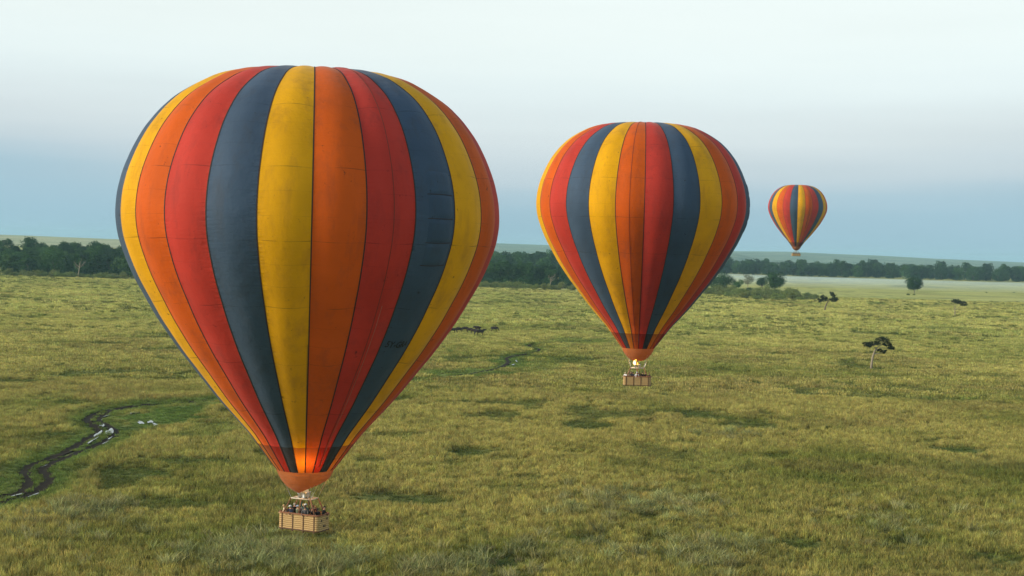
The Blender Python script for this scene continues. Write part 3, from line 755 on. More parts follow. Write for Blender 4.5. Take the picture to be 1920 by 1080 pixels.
def scatter(name, pts, tint, scale, rotz, zsc, clumps, label):
    n = len(pts); me_ = bpy.data.meshes.new(name); me_.vertices.add(n); me_.vertices.foreach_set('co', pts.ravel())
    def addattr(nm, ty, data, key):
        a_ = me_.attributes.new(nm, ty, 'POINT'); a_.data.foreach_set(key, data.ravel())
    addattr('tint', 'FLOAT_COLOR', np.concatenate([tint, np.ones((n, 1))], 1), 'color')
    addattr('gscale', 'FLOAT_VECTOR', np.stack([scale, scale, zsc], 1), 'vector')
    tl = np.random.uniform(-.14, .14, (n, 2)); addattr('grot', 'FLOAT_VECTOR', np.stack([tl[:, 0], tl[:, 1], rotz], 1), 'vector')
    addattr('pick', 'INT', np.random.randint(0, len(clumps), n).astype(np.int32), 'value')
    o = link(name, me_)
    ng = bpy.data.node_groups.new(name + '_nodes', 'GeometryNodeTree')
    ng.interface.new_socket('Geometry', in_out='INPUT', socket_type='NodeSocketGeometry'); ng.interface.new_socket('Geometry', in_out='OUTPUT', socket_type='NodeSocketGeometry')
    nn = ng.nodes; ll = ng.links; gi = nn.new('NodeGroupInput'); go = nn.new('NodeGroupOutput')
    iop = nn.new('GeometryNodeInstanceOnPoints'); jn = nn.new('GeometryNodeJoinGeometry')
    for c in reversed(clumps):
        oi = nn.new('GeometryNodeObjectInfo'); oi.inputs['Object'].default_value = c; oi.inputs['As Instance'].default_value = True
        ll.new(oi.outputs['Geometry'], jn.inputs[0])
    def na(nm, ty):
        q = nn.new('GeometryNodeInputNamedAttribute'); q.data_type = ty; q.inputs[0].default_value = nm; return q.outputs[0]
    m2p = nn.new('GeometryNodeMeshToPoints'); ll.new(gi.outputs[0], m2p.inputs[0])
    ll.new(m2p.outputs[0], iop.inputs['Points']); ll.new(jn.outputs[0], iop.inputs['Instance']); iop.inputs['Pick Instance'].default_value = True
    ll.new(na('pick', 'INT'), iop.inputs['Instance Index']); ll.new(na('gscale', 'FLOAT_VECTOR'), iop.inputs['Scale'])
    e2r = nn.new('FunctionNodeEulerToRotation'); ll.new(na('grot', 'FLOAT_VECTOR'), e2r.inputs[0]); ll.new(e2r.outputs[0], iop.inputs['Rotation'])
    ll.new(iop.outputs[0], go.inputs[0])
    md = o.modifiers.new('scatter', 'NODES'); md.node_group = ng
    return tag(o, label, 'grass', None, 'stuff')
def trapezoid(D0, D1, dens, half=.40, pad=14):
    n = int(dens * (half * (D1 ** 2 - D0 ** 2) + 2 * pad * (D1 - D0)))
    # area-uniform in depth
    y = np.sqrt(np.random.uniform(D0 ** 2, D1 ** 2, n)); x = np.random.uniform(-1, 1, n) * (half * y + pad)
    return x, y
def grass_layer(name, D0, D1, dens, sc, zs, clumps, label):
    x, y = trapezoid(D0, D1, dens)
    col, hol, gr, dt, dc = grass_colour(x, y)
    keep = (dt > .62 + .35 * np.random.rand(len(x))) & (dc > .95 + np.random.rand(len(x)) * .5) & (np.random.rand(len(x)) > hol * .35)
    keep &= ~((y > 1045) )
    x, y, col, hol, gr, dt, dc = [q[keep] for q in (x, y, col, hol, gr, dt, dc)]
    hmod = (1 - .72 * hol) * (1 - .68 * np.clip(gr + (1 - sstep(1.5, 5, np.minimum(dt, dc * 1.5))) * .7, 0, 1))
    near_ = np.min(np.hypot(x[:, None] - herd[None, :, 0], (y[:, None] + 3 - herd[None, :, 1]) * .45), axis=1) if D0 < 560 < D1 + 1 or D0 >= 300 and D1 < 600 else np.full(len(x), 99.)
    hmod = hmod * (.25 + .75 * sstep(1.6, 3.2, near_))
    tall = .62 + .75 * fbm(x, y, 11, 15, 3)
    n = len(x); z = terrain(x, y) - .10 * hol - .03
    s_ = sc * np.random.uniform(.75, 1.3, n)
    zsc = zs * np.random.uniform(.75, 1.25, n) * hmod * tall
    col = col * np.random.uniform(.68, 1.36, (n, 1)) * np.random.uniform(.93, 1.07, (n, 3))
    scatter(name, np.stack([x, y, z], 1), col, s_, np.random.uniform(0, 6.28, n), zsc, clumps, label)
np.random.seed(3)
fine = [clump(101 + i, 30, .8, .45, .026, .45) for i in range(4)]
coarse = [clump(121 + i, 26, .62, .62, .05, .4) for i in range(3)]
grass_layer('grass', 100, 300, 3.0, 1.0, 1.0, fine, 'tall straw and olive grass of the near plain')
grass_layer('grass', 300, 560, .95, 1.45, 1.15, coarse, 'golden green grass of the middle plain')
grass_layer('grass', 560, 1045, .26, 2.6, 1.3, coarse, 'fine yellow green grass of the far plain')
# darker tufts dotted over the farther plain, in loose drifts
dx_, dy_ = trapezoid(230, 1040, .050)
km = (fbm(dx_, dy_, 26, 201, 3) > .56) & (np.random.rand(len(dx_)) < .8) | (np.random.rand(len(dx_)) < .10)
dx_, dy_ = dx_[km], dy_[km]; n = len(dx_); dtk = dist_path(dx_, dy_, TL); km = dtk > 2; dx_, dy_ = dx_[km], dy_[km]; n = len(dx_)
dcol = np.array([.135, .165, .045]) * np.random.uniform(.6, 1.35, (n, 1)) * np.random.uniform(.9, 1.1, (n, 3)); dn = np.hypot(dx_, dy_)
ds_ = np.random.uniform(1.3, 3.2, n) * (.6 + .4 * sstep(250, 700, dn))
TUFT = (np.stack([dx_, dy_, terrain(dx_, dy_) - .02], 1), dcol, ds_, np.random.uniform(0, 6.28, n), ds_ * np.random.uniform(.35, .62, n))
# greyer tussocks in patches near the bottom of the picture
tuss = [clump(141 + i, 60, .95, .38, .022, .75) for i in range(3)]
tx = []; ty = []
for (px, py, hw, hh, n) in ((470, 1050, 150, 35, 210), (1200, 950, 170, 28, 130), (1050, 1040, 200, 30, 60), (120, 1000, 120, 50, 30), (1330, 1040, 80, 40, 70), (820, 1075, 120, 22, 80), (640, 1060, 60, 20, 40), (1700, 980, 200, 80, 60), (150, 960, 150, 30, 60), (1370, 820, 60, 12, 30)):
    for i in range(n):
        g = gp(px + random.gauss(0, .5) * hw, py + random.gauss(0, .5) * hh); tx.append(g.x); ty.append(g.y)
tx = np.array(tx); ty = np.array(ty); n = len(tx); tc_ = np.array([.31, .32, .14]) * np.random.uniform(.6, 1.25, (n, 1)) * np.random.uniform(.93, 1.07, (n, 3))
s_ = np.random.uniform(.9, 2.0, n)
scatter('tussock_grass', np.stack([tx, ty, terrain(tx, ty) - .02], 1), tc_, s_, np.random.uniform(0, 6.28, n), s_ * np.random.uniform(.6, .95, n), tuss, 'grey green tussocks in the near grass')
scatter('tuft_grass', *TUFT, tuss, 'dark green tufts dotted over the far plain')

# ------------------------------------------------------------------ people and animals: skinned bodies
def skin_mesh(name, pts, edges, radii, sub=1, root=0):
    m_ = bpy.data.meshes.new(name); m_.from_pydata(pts, edges, []); o = bpy.data.objects.new(name, m_); C.objects.link(o)
    o.modifiers.new('s', 'SKIN'); sl = m_.skin_vertices[0].data
    for i, r in enumerate(radii): sl[i].radius = (r, r) if not hasattr(r, '__len__') else r
    sl[root].use_root = True
    su = o.modifiers.new('u', 'SUBSURF'); su.levels = sub; su.render_levels = sub
    dg = bpy.context.evaluated_depsgraph_get(); dg.update(); ev = o.evaluated_get(dg)
    res = bpy.data.meshes.new_from_object(ev); bpy.data.objects.remove(o); bpy.data.meshes.remove(m_)
    res.name = name; return res
def person_mesh(pose):
    P = []; E = []; Rr = []; reg = []
    def add(p, r, prev=None, g=0):
        P.append(tuple(p)); Rr.append(r); reg.append(g)
        if prev is not None: E.append((prev, len(P) - 1))
        return len(P) - 1
    lean = pose.get('lean', 0)
    pel = add((0, 0, .95), (.15, .12), None, 1)
    w_ = add((0, .02 + lean * .1, 1.10), (.145, .11), pel, 0); ch = add((0, lean * .25, 1.32), (.17, .12), w_, 0)
    ub = add((0, lean * .33, 1.43), (.12, .09), ch, 0)
    nk = add((0, lean * .38 + .01, 1.51), .052, ub, 2); hb = add((0, lean * .40 + .02, 1.57), .06, nk, 2)
    h1 = add((0, lean * .42 + .025, 1.645), (.082, .10), hb, 2); add((0, lean * .42 + .015, 1.715), (.07, .085), h1, 2)
    for sx in (-1, 1):
        hp = add((sx * .095, 0, .88), .10, pel, 1); kn = add((sx * .11, .03, .50), .065, hp, 1); an = add((sx * .11, -.01, .10), .045, kn, 1)
        add((sx * .12, .14, .04), .04, an, 1)
        sh = add((sx * .19, lean * .33, 1.41), .068, ub, 0)
        el_, wr = pose['arm'][0 if sx < 0 else 1]
        e = add((sx * abs(el_[0]) if True else 0, el_[1] + lean * .2, el_[2]), .047, sh, 0); wv = Vector((sx * wr[0], wr[1] + lean * .2, wr[2]))
        wi = add(wv, .032, e, 0); d = (wv - Vector(P[e])).normalized(); side = d.cross(Vector((0, 0, 1)))
        side = side.normalized() if side.length > .1 else Vector((1, 0, 0)); palm = add(wv + d * .055, .030, wi, 2); dn = Vector((0, 0, -1))
        for q in range(4):
            l_ = (.075, .088, .08, .062)[q]; s0 = side * (q - 1.5) * .021
            f1 = add(wv + d * (.055 + l_ * .6) + s0, .0095, palm, 2); add(wv + d * (.055 + l_) + s0 + dn * .022, .0085, f1, 2)
        t1 = add(wv + d * .035 - side * sx * .042, .011, wi, 2); add(wv + d * .075 - side * sx * .055 + dn * .015, .009, t1, 2)
    m_ = skin_mesh('body', P, E, Rr, 1, 0)
    # material regions from the nearest joint; face features as extra shaped faces
    pv = np.array(P); rg = np.array(reg)
    mi = []
    for pl in m_.polygons:
        c = np.array(pl.center); mi.append(int(rg[np.argmin(((pv - c) ** 2).sum(1))]))
    b = MB(); b.v = [tuple(v.co) for v in m_.vertices]; b.f = [tuple(p.vertices) for p in m_.polygons]; b.m = [{0: 0, 1: 1, 2: 2}[k_] for k_ in mi]
    hy = lean * .42 + .02; o = len(b.v)
    b.v += [(0, hy + .098, 1.665), (-.016, hy + .095, 1.625), (.016, hy + .095, 1.625), (0, hy + .125, 1.628)]
    b.face((o, o + 1, o + 3), 2); b.face((o, o + 3, o + 2), 2); b.face((o + 1, o + 2, o + 3), 2)
    for sx in (-1, 1):
        b.sphere((sx * .085, hy - .0, 1.64), (.012, .02, .03), 2, 6, 4); b.sphere((sx * .032, hy + .09, 1.665), .012, 3, 6, 4)
    b.box((0, hy + .096, 1.595), (.045, .012, .008), 4)
    bpy.data.meshes.remove(m_)
    return b, hy
POSES = {'rim': dict(lean=.35, arm=[((.27, .16, 1.17), (.20, .40, 1.10)), ((.27, .16, 1.17), (.20, .40, 1.10))]),
         'photo': dict(lean=.05, arm=[((.30, .12, 1.24), (.10, .30, 1.55)), ((.30, .12, 1.24), (.10, .30, 1.55))]),
         'stand': dict(lean=.0, arm=[((.25, -.02, 1.14), (.24, .14, .95)), ((.25, -.02, 1.14), (.24, .14, .95))]),
         'reach': dict(lean=.0, arm=[((.25, .0, 1.14), (.22, .2, 1.0)), ((.30, .10, 1.62), (.22, .14, 1.86))])}
M_skin = [plain('light_skin', (.52, .30, .20), .6), plain('dark_skin', (.13, .07, .045), .6)]
M_eye = plain('dark_eyes', (.02, .015, .012), .3); M_lip = plain('lips', (.30, .12, .10), .5)
cols = {'cream': (.72, .62, .42), 'black': (.012, .012, .014), 'navy': (.02, .03, .06), 'olive': (.12, .13, .08), 'grey': (.10, .10, .11), 'white': (.75, .77, .80), 'teal': (.03, .09, .09), 'brown': (.12, .07, .045), 'khaki': (.30, .25, .15), 'sky': (.35, .48, .66), 'maroon': (.15, .03, .03)}
MC = {k_: plain(k_ + '_cloth', v, .9, 0, .2) for k_, v in cols.items()}
MH = {'darkhair': plain('dark_hair', (.02, .014, .01), .6), 'greyhair': plain('grey_hair', (.38, .36, .33), .7), 'blond': plain('blond_hair', (.50, .34, .15), .6), 'brownhair': plain('brown_hair', (.10, .05, .025), .6)}
body_cache = {}; 
def hair_mesh(kind, hy):
    b = MB()
    if kind == 'hair':
        P = [[(.092 * math.sin(math.pi * i / 12) * math.cos(2 * math.pi * j / 12), hy - .012 + .108 * math.sin(math.pi * i / 12) * math.sin(2 * math.pi * j / 12), 1.645 + .122 * math.cos(math.pi * i / 12) - (.03 if i > 5 and 6 < j < 12 else 0)) for j in range(12)] for i in range(7)]
        b.grid(P[::-1], 0, close=True)
    elif kind == 'cap':
        P = [[(.094 * math.sin(math.pi * i / 12) * math.cos(2 * math.pi * j / 12), hy - .005 + .112 * math.sin(math.pi * i / 12) * math.sin(2 * math.pi * j / 12), 1.672 + .10 * math.cos(math.pi * i / 12)) for j in range(12)] for i in range(7)]
        b.grid(P[::-1], 0, close=True); b.box((0, hy + .135, 1.675), (.13, .09, .012))
    else:
        P = [[(r_ * math.cos(2 * math.pi * j / 14), hy + r_ * 1.1 * math.sin(2 * math.pi * j / 14), z_) for j in range(14)] for (r_, z_) in ((.19, 1.67), (.095, 1.69), (.088, 1.75), (.05, 1.785), (.001, 1.79))]
        b.grid(P, 0, close=True)
    return b
def person(pos, face, pose, top, legs, skin, head, headmat, scale, label, grp):
    if pose not in body_cache:
        b, hy = person_mesh(POSES[pose]); body_cache[pose] = (b.mesh('person_body', [MC['grey'], MC['navy'], M_skin[0], M_eye, M_lip], True), hy)
    me_, hy = body_cache[pose]
    o = link('person', me_); o.location = pos; o.rotation_euler = (0, 0, face); o.scale = (scale,) * 3
    for i, mt in enumerate((MC[top], MC[legs], M_skin[skin])):
        o.material_slots[i].link = 'OBJECT'; o.material_slots[i].material = mt
    key = (head, pose)
    if key not in body_cache: body_cache[key] = hair_mesh(head, hy).mesh('hair', [MC['black']], True)
    nm = {'hair': 'hair', 'cap': 'cap', 'hat': 'sun_hat'}[head]
    h = link(nm, body_cache[key], o); h.material_slots[0].link = 'OBJECT'; h.material_slots[0].material = MH.get(headmat) or MC[headmat]
    return tag(o, label, 'person', grp)

# ------------------------------------------------------------------ balloons
PX = 1 / 24.8
prof = [(281, 0), (281, 40), (279.5, 80), (275, 125), (265, 170), (250, 206), (212, 262), (162, 305), (112, 332), (55, 352), (0, 359.5), (-45, 355), (-91, 339), (-125, 323), (-158, 304), (-190, 285), (-221, 264), (-254, 240),
        (-280, 219), (-321, 186), (-345, 166), (-376, 138), (-406, 111), (-424, 97), (-466, 65), (-477, 56)]
prof = np.array(prof) * PX; prof[:, 0] = np.where(prof[:, 0] > 0, prof[:, 0] * .935, prof[:, 0]); prof[:, 1] *= .957
arc = np.concatenate([[0], np.cumsum(np.hypot(*np.diff(prof, axis=0).T))])
ARC = arc[-1]
def catmull(T, Y, t):
    i = np.clip(np.searchsorted(T, t) - 1, 0, len(T) - 2); i0 = np.clip(i - 1, 0, None); i3 = np.clip(i + 2, None, len(T) - 1)
    h = T[i + 1] - T[i]; u = (t - T[i]) / h
    m1 = (Y[i + 1] - Y[i0]) / (T[i + 1] - T[i0]); m2 = (Y[i3] - Y[i]) / (T[i3] - T[i])
    return (2 * u ** 3 - 3 * u ** 2 + 1) * Y[i] + (u ** 3 - 2 * u ** 2 + u) * h * m1 + (-2 * u ** 3 + 3 * u ** 2) * Y[i + 1] + (u ** 3 - u ** 2) * h * m2
def pz(s_): return float(catmull(arc, prof[:, 0], np.array(s_)))
def pr(s_): return float(catmull(arc, prof[:, 1], np.array(s_)))
NG = 24; DA = 2 * math.pi / NG
def env_point(s_, k_, u, off=0.0, bul=1.0):
    """point on the envelope: s_ metres down from the crown, gore k_, u across 0..1; angle 0 faces -Y, grows to +X"""
    r = pr(s_); z = pz(s_)
    panel = abs(math.sin(math.pi * s_ / 1.62)) ** .6
    bulge = bul * math.sin(math.pi * u) * (.020 * r * min(1, r / 6) + .02) + .012 * (panel - 1) * math.sin(math.pi * u) * min(1, r / 5)
    ds = .05; tr_ = pr(min(s_ + ds, ARC)) - pr(max(s_ - ds, 0)); tz_ = pz(min(s_ + ds, ARC)) - pz(max(s_ - ds, 0)); ln = math.hypot(tr_, tz_) or 1
    nr, nz_ = -tz_ / ln, tr_ / ln
    rr = max(0, r + (bulge + off) * nr); z = z + (bulge + off) * nz_
    a_ = (k_ + u) * DA
    return Vector((rr * math.sin(a_), -rr * math.cos(a_), z))
ROWS = 96; NU = 8
def gore_mesh():
    b = MB(); P = []; uvs = []
    S_ = np.linspace(.9, ARC, ROWS + 1)
    for s_ in S_: P.append([env_point(s_, 0, j / NU) for j in range(NU + 1)])
    b.grid(P)
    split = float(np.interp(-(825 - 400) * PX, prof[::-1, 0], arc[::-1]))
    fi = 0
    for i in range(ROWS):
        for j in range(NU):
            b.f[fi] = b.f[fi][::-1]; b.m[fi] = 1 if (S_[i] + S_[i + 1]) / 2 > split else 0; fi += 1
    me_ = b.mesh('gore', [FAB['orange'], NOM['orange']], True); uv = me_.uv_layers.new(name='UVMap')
    for lp in me_.loops:
        i, j = divmod(lp.vertex_index, NU + 1); uv.data[lp.index].uv = (j / NU, float(S_[i]))
    return me_
GORE = gore_mesh()
def strip_mesh(k_, u, wd, s0, s1, mat, n=70, off=.012, name='load_tape', th=.02):
    b = MB(); P = []
    for i in range(n + 1):
        s_ = s0 + (s1 - s0) * i / n; p = env_point(s_, k_, u, 0, 1); q = env_point(s_, k_, u, off + th, 1)
        a_ = (k_ + u) * DA; t_ = Vector((math.cos(a_), math.sin(a_), 0)) * wd / 2
        P.append([p - t_, q - t_, q + t_, p + t_])
    b.grid(P); return b.mesh(name, mat)
TAPE = strip_mesh(0, 0, .085, .9, ARC, M_tape)
def crown_mesh():
    b = MB(); P = []
    for s_ in np.linspace(0.0, 1.0, 5): P.append([Vector((pr(float(s_)) * math.sin(j * DA), -pr(float(s_)) * math.cos(j * DA), pz(float(s_)) - .05)) for j in range(NG)])
    b.grid(P, 0, close=True); return b.mesh('crown_cap', M_tape_faint)
CROWN = crown_mesh()
SK0 = pz(ARC); SKR = pr(ARC)
def skirt_mesh(phi0, amp):
    b = MB(); P = []; nS = 14; nA = 48; H = 1.85
    for i in range(nS + 1):
        row = []
        for j in range(nA):
            a_ = 2 * math.pi * j / nA; cut = 1 - amp * (1 - math.cos(a_ - phi0)) / 2
            t = i / nS * cut
            r = SKR * (1 - .30 * t - .18 * t ** 2 - .28 * t ** 4)
            r *= 1 + .012 * math.cos(a_ * 24)
            row.append((r * math.sin(a_), -r * math.cos(a_), SK0 - H * t))
        P.append(row)
    b.grid(P, 0, close=True)
    me_ = b.mesh('skirt', M_skirt, True); uv = me_.uv_layers.new(name='UVMap')
    for lp in me_.loops: uv.data[lp.index].uv = (0, me_.vertices[lp.vertex_index].co.z)
    return me_
def patch_mesh(k_, u0, u1, s0, s1, off, puff, mat, name):
    b = MB(); P = []; n = 10
    for i in range(n + 1):
        row = []
        for j in range(n + 1):
            e = (math.sin(math.pi * i / n) * math.sin(math.pi * j / n)) ** .35
            row.append(env_point(s0 + (s1 - s0) * i / n, k_, u0 + (u1 - u0) * j / n, off * (0 if i in (0, n) or j in (0, n) else 1) + puff * e - .01))
        P.append(row[::-1])
    b.grid(P); me_ = b.mesh(name, mat, True); uv = me_.uv_layers.new(name='UVMap')
    for lp in me_.loops: uv.data[lp.index].uv = (.5, .4)
    return me_
def rounded_rect(L_, W_, r, n=5):
    pts = []
    for (cx, cy, a0) in ((L_ / 2 - r, W_ / 2 - r, 0), (-L_ / 2 + r, W_ / 2 - r, 90), (-L_ / 2 + r, -W_ / 2 + r, 180), (L_ / 2 - r, -W_ / 2 + r, 270)):
        for i in range(n + 1):
            a_ = R_(a0 + 90 * i / n); pts.append((cx + r * math.cos(a_), cy + r * math.sin(a_)))
    return pts
def build_balloon(pos, rot, gore_shift, colours, basket_rot, basket_L, label, flame, skirt, vents=None, text=False, basket_dz=0, midline=None, parts=True, burner_off=(0, 0), basket_off=(0, 0)):
    """pos: centre of the widest ring"""
    root = empty('hot_air_balloon', pos, rot); tag(root, label, 'hot air balloon', 'striped hot air balloons')
    for k_ in range(NG):
        g = link('gore', GORE, root); g.rotation_euler = (0, 0, (k_ + gore_shift) * DA)
        cn = colours[k_ % 4]
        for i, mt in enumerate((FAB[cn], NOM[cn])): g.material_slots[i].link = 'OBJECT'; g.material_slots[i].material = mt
        link('load_tape', TAPE, g)
    link('crown_cap', CROWN, root)
    link('skirt', skirt_mesh(*skirt), root)
    if midline is not None:
        o = link('control_line', strip_mesh(midline, .5, .045, 1.2, ARC * .985, M_tape_faint, name='control_line', th=.012), root); o.rotation_euler = (0, 0, gore_shift * DA)
    if vents is not None:
        s0 = arc[10] - 2.9
        for q in range(4):
            o = link('vent_panel', patch_mesh(vents, .26, .92, s0 + q * 1.62 + .04, s0 + (q + 1) * 1.62 - .04, .025, .05, FAB['blue'], 'vent_panel'), root); o.rotation_euler = (0, 0, gore_shift * DA)
            o = link('vent_seam', strip_patch(vents, .24, .93, s0 + (q + 1) * 1.62), root); o.rotation_euler = (0, 0, gore_shift * DA)
    # ---- gondola
    bz = -23.77 + basket_dz            # floor height below the widest ring
    L_, W_, H_ = basket_L, 1.65, 1.16
    bk = empty('basket', (basket_off[0], basket_off[1], bz), basket_rot); bk.parent = root
    bb = MB(); ring = rounded_rect(L_, W_, .28); inn = rounded_rect(L_ - .14, W_ - .14, .22)
    bb.grid([[(x, y, z) for (x, y) in rr] for (rr, z) in ((inn, .06), (inn, H_), (ring, H_), (ring, .62 * H_), (ring, .0), (inn, -.02))][::-1], 0, close=True)
    o0 = len(bb.v); bb.v += [(x, y, .06) for (x, y) in inn]; bb.face(list(range(o0, o0 + len(inn))))
    bb.build('wicker_wall', M_wicker, bk)
    rb = MB(); rr = [(x, y, H_ + .02) for (x, y) in rounded_rect(L_ - .03, W_ - .03, .26)]; rb.tube(rr + [rr[0], rr[1]], .062, 8); rb.build('padded_rim', M_suede, bk, True)
    fb = MB(); rr = [(x, y, .0) for (x, y) in rounded_rect(L_ + .02, W_ + .02, .28)]; fb.tube(rr + [rr[0], rr[1]], .05, 6); fb.build('base_runner', M_leather, bk, True)
    for sy in (-1, 1):
        for t in (-.375, -.125, .125, .375):
            sb = MB(); sb.box((L_ * t * 1.05, sy * (W_ / 2 + .012), H_ / 2), (.085, .035, H_ + .02)); sb.box((L_ * t * 1.05, sy * (W_ / 2 + .012), -.09), (.10, .09, .10)); sb.build('leather_strap', M_leather, bk)
    for sx in (-1, 1):
        for (yy, zz) in ((-.38, .78), (.36, .86), (-.10, .34), (.10, .34)):
            hb = MB(); hb.box((sx * (L_ / 2 + .002), yy, zz), (.03, .13, .15)); hb.build('foot_hole', M_black, bk)
    for t in (-.2, .2):
        pb = MB(); pb.box((L_ * t, 0, .56), (.07, W_ - .2, 1.0)); pb.build('partition', M_wicker, bk)
    # burner frame on leaning poles
    FZ = 2.28; fx, fy = .86, .50
    fr = MB(); cs = [(-fx, -fy), (fx, -fy), (fx, fy), (-fx, fy)]
    for i in range(4): fr.tube([(*cs[i], FZ), (*cs[(i + 1) % 4], FZ)], .05, 8)
    fr.tube([(-fx, 0, FZ), (fx, 0, FZ)], .04, 8); fr.tube([(0, -fy, FZ), (0, fy, FZ)], .04, 8)
    fo = fr.build('burner_frame', M_cream, bk, True)
    for (x, y) in ((-fx, -fy), (fx, -fy), (fx, fy), (-fx, fy), (0, -fy), (0, fy)):
        ub = MB(); ub.tube([(x * 1.62 + (0 if x else 0), y * 1.42, H_), (x, y, FZ)], .052, 8); ub.build('upright', M_suede, bk, True)
    for (x, y) in ((-.25, -.2), (.25, -.2), (-.25, .2), (.25, .2)):
        cb = MB(); P = [(x + r_ * math.cos(2 * math.pi * j / 12), y + r_ * math.sin(2 * math.pi * j / 12), z_) for j in range(1) for (r_, z_) in ((0, 0),)]
        rows = [[(x + r_ * math.cos(2 * math.pi * j / 12), y + r_ * math.sin(2 * math.pi * j / 12), FZ + z_) for j in range(12)] for (r_, z_) in ((.03, .02), (.12, .06), (.15, .2), (.15, .42), (.17, .44), (.17, .47), (.13, .47), (.12, .15))]
        cb.grid(rows, 0, close=True)
        for q in range(4): cb.tube([(x + .11 * math.cos(a_), y + .11 * math.sin(a_), FZ + .40) for a_ in [2 * math.pi * q / 4 + i * .6 for i in range(4)]], .018, 5)
        cb.build('burner', M_steel, bk, True)
    # suspension wires from frame corners to the lower ring
    cr_, sr_ = math.cos(basket_rot), math.sin(basket_rot)
    for (x, y) in cs:
        wx, wy = basket_off[0] + x * cr_ - y * sr_, basket_off[1] + x * sr_ + y * cr_
        for da in (-.3, 0, .3):
            a_ = math.atan2(wx, -wy) + da; wb = MB()
            wb.tube([(wx, wy, bz + FZ + .03), (SKR * .98 * math.sin(a_), -SKR * .98 * math.cos(a_), SK0)], .010, 4); wb.build('suspension_wire', M_steel, root)
    sb = MB(); P = []
    for i in range(9 if text else 0):
        a_ = R_(-60 + 120 * i / 8); P.append([(.10 + .34 * math.sin(a_), -.34 * math.cos(a_) + .1, FZ + z_) for z_ in (.05, .5, 1.0, 1.25)])
    if text: sb.grid(P); so = sb.build('wind_shield', M_cloth, bk, True)
    if flame:
        fb_ = MB(); x0, y0 = flame['at']; z0 = bz + FZ + .45
        for (dx, dy, r_, z1, z2, m_) in flame['tongues']:
            n_ = 7; P = [(x0 + dx + .04 * math.sin(i * 2.1 + dx * 9), y0 + dy + .03 * math.cos(i * 1.7), z0 + z1 + (z2 - z1) * i / n_) for i in range(n_ + 1)]
            fb_.tube(P, [max(.006, r_ * math.sin(math.pi * min(1, (i + .6) / (n_ + .6)) ** .8) ** .7) for i in range(n_ + 1)], 8, m_)
        fb_.build('flame', [M_flame, M_flame_hot], root, True)
        ld = bpy.data.lights.new('burner_flame_light', 'POINT'); ld.energy = flame['energy']; ld.color = (1, .46, .12); ld.shadow_soft_size = .25
        lo = bpy.data.objects.new('burner_flame_light', ld); C.objects.link(lo); lo.parent = root; lo.location = flame['lamp']
    return root, bk
def strip_patch(k_, u0, u1, s_):
    b = MB(); P = []
    for j in range(11):
        u = u0 + (u1 - u0) * j / 10; P.append([env_point(s_ - .022, k_, u, .0), env_point(s_ - .015, k_, u, .03), env_point(s_ + .015, k_, u, .03), env_point(s_ + .022, k_, u, .0)])
    b.grid(P); return b.mesh('vent_seam', M_tape)

def face_rot(p): return math.atan2(-p.x, p.y)       # turn the balloon so angle 0 looks at the camera
SEQ = ('orange', 'red', 'blue', 'yellow')

p1 = at(583, 400, 107.0)
b1, bk1 = build_balloon(p1, face_rot(p1), .02, SEQ, R_(-33) , 3.6,
    'largest nearest balloon striped orange, red, slate blue and yellow, floating low over the grass',
    dict(at=(0, -.3), tongues=[(-.2, 0, .14, 1.1, 2.9, 0), (.2, 0, .16, 1.0, 3.4, 0)], lamp=(.05, -2.1, -17.8), energy=500), (R_(-62), .72), vents=2, midline=1, text=True, basket_off=(0, 0))
# thin tether rope lying down the red gore and the registration mark
o = link('rope', strip_mesh(1, .62, .018, ARC * .62, ARC * .985, M_rope, name='rope', th=.02), b1)
o = link('rope', strip_mesh(-1, .985, .02, ARC * .7, ARC * .985, M_tape, name='rope', th=.02), b1)
def wrapped_text(txt, k_, u0, s_mid, h, wd, root, tilt=0.0, size_name='registration_mark', mat=M_black):
    cu = bpy.data.curves.new('registration_mark', 'FONT'); cu.body = txt; cu.size = 1; cu.fill_mode = 'BOTH'; cu.offset = .01; cu.resolution_u = 3
    to = bpy.data.objects.new('registration_mark', cu); C.objects.link(to); dg = bpy.context.evaluated_depsgraph_get(); dg.update()
    tm = bpy.data.meshes.new_from_object(to.evaluated_get(dg)); bpy.data.objects.remove(to)
    co = np.array([v.co[:] for v in tm.vertices]); mn = co.min(0); mxx = co.max(0)
    for v in tm.vertices:
        fx_ = (v.co.x - mn[0]) / (mxx[0] - mn[0]); fy_ = (v.co.y - mn[1]) / (mxx[1] - mn[1])
        s_ = s_mid + h * (.5 - fy_) + tilt * fx_; r = pr(s_)
        v.co = env_point(s_, k_, min(.999, max(0, u0 + (wd * fx_ + h * .12 * fy_) / (r * DA))), .03)
    tm.materials.clear(); tm.materials.append(mat)
    return link(size_name, tm, root)
s_reg = float(np.interp(-(624 - 400) * PX, prof[::-1, 0], arc[::-1]))
wrapped_text('5Y-GRA', 2, .13, s_reg + .05, 0.56, 1.95, b1)

p2 = at(1204, 382, 190.0)
b2, bk2 = build_balloon(p2, face_rot(p2), .08, ('red', 'blue', 'yellow', 'orange'), R_(2), 3.7,
    'middle balloon striped yellow, orange, red and slate blue with a flame burning above its basket',
    dict(at=(-.35, -.75), tongues=[(-.05, 0, .17, .05, .60, 1), (.12, .0, .10, .5, 1.0, 0), (.0, 0, .09, 1.0, 1.5, 0), (.35, .1, .06, 0, .35, 0)], lamp=(-1.1, .0, -17.8), energy=420), (R_(180), .18), vents=5, midline=-1, basket_dz=-.45)
p3 = at(1495.5, 388, 690.0)
b3, bk3 = build_balloon(p3, face_rot(p3), .0, ('yellow', 'orange', 'red', 'blue'), R_(12), 4.1,
    'small distant balloon hanging above the far tree belt at right', None, (R_(180), .2))
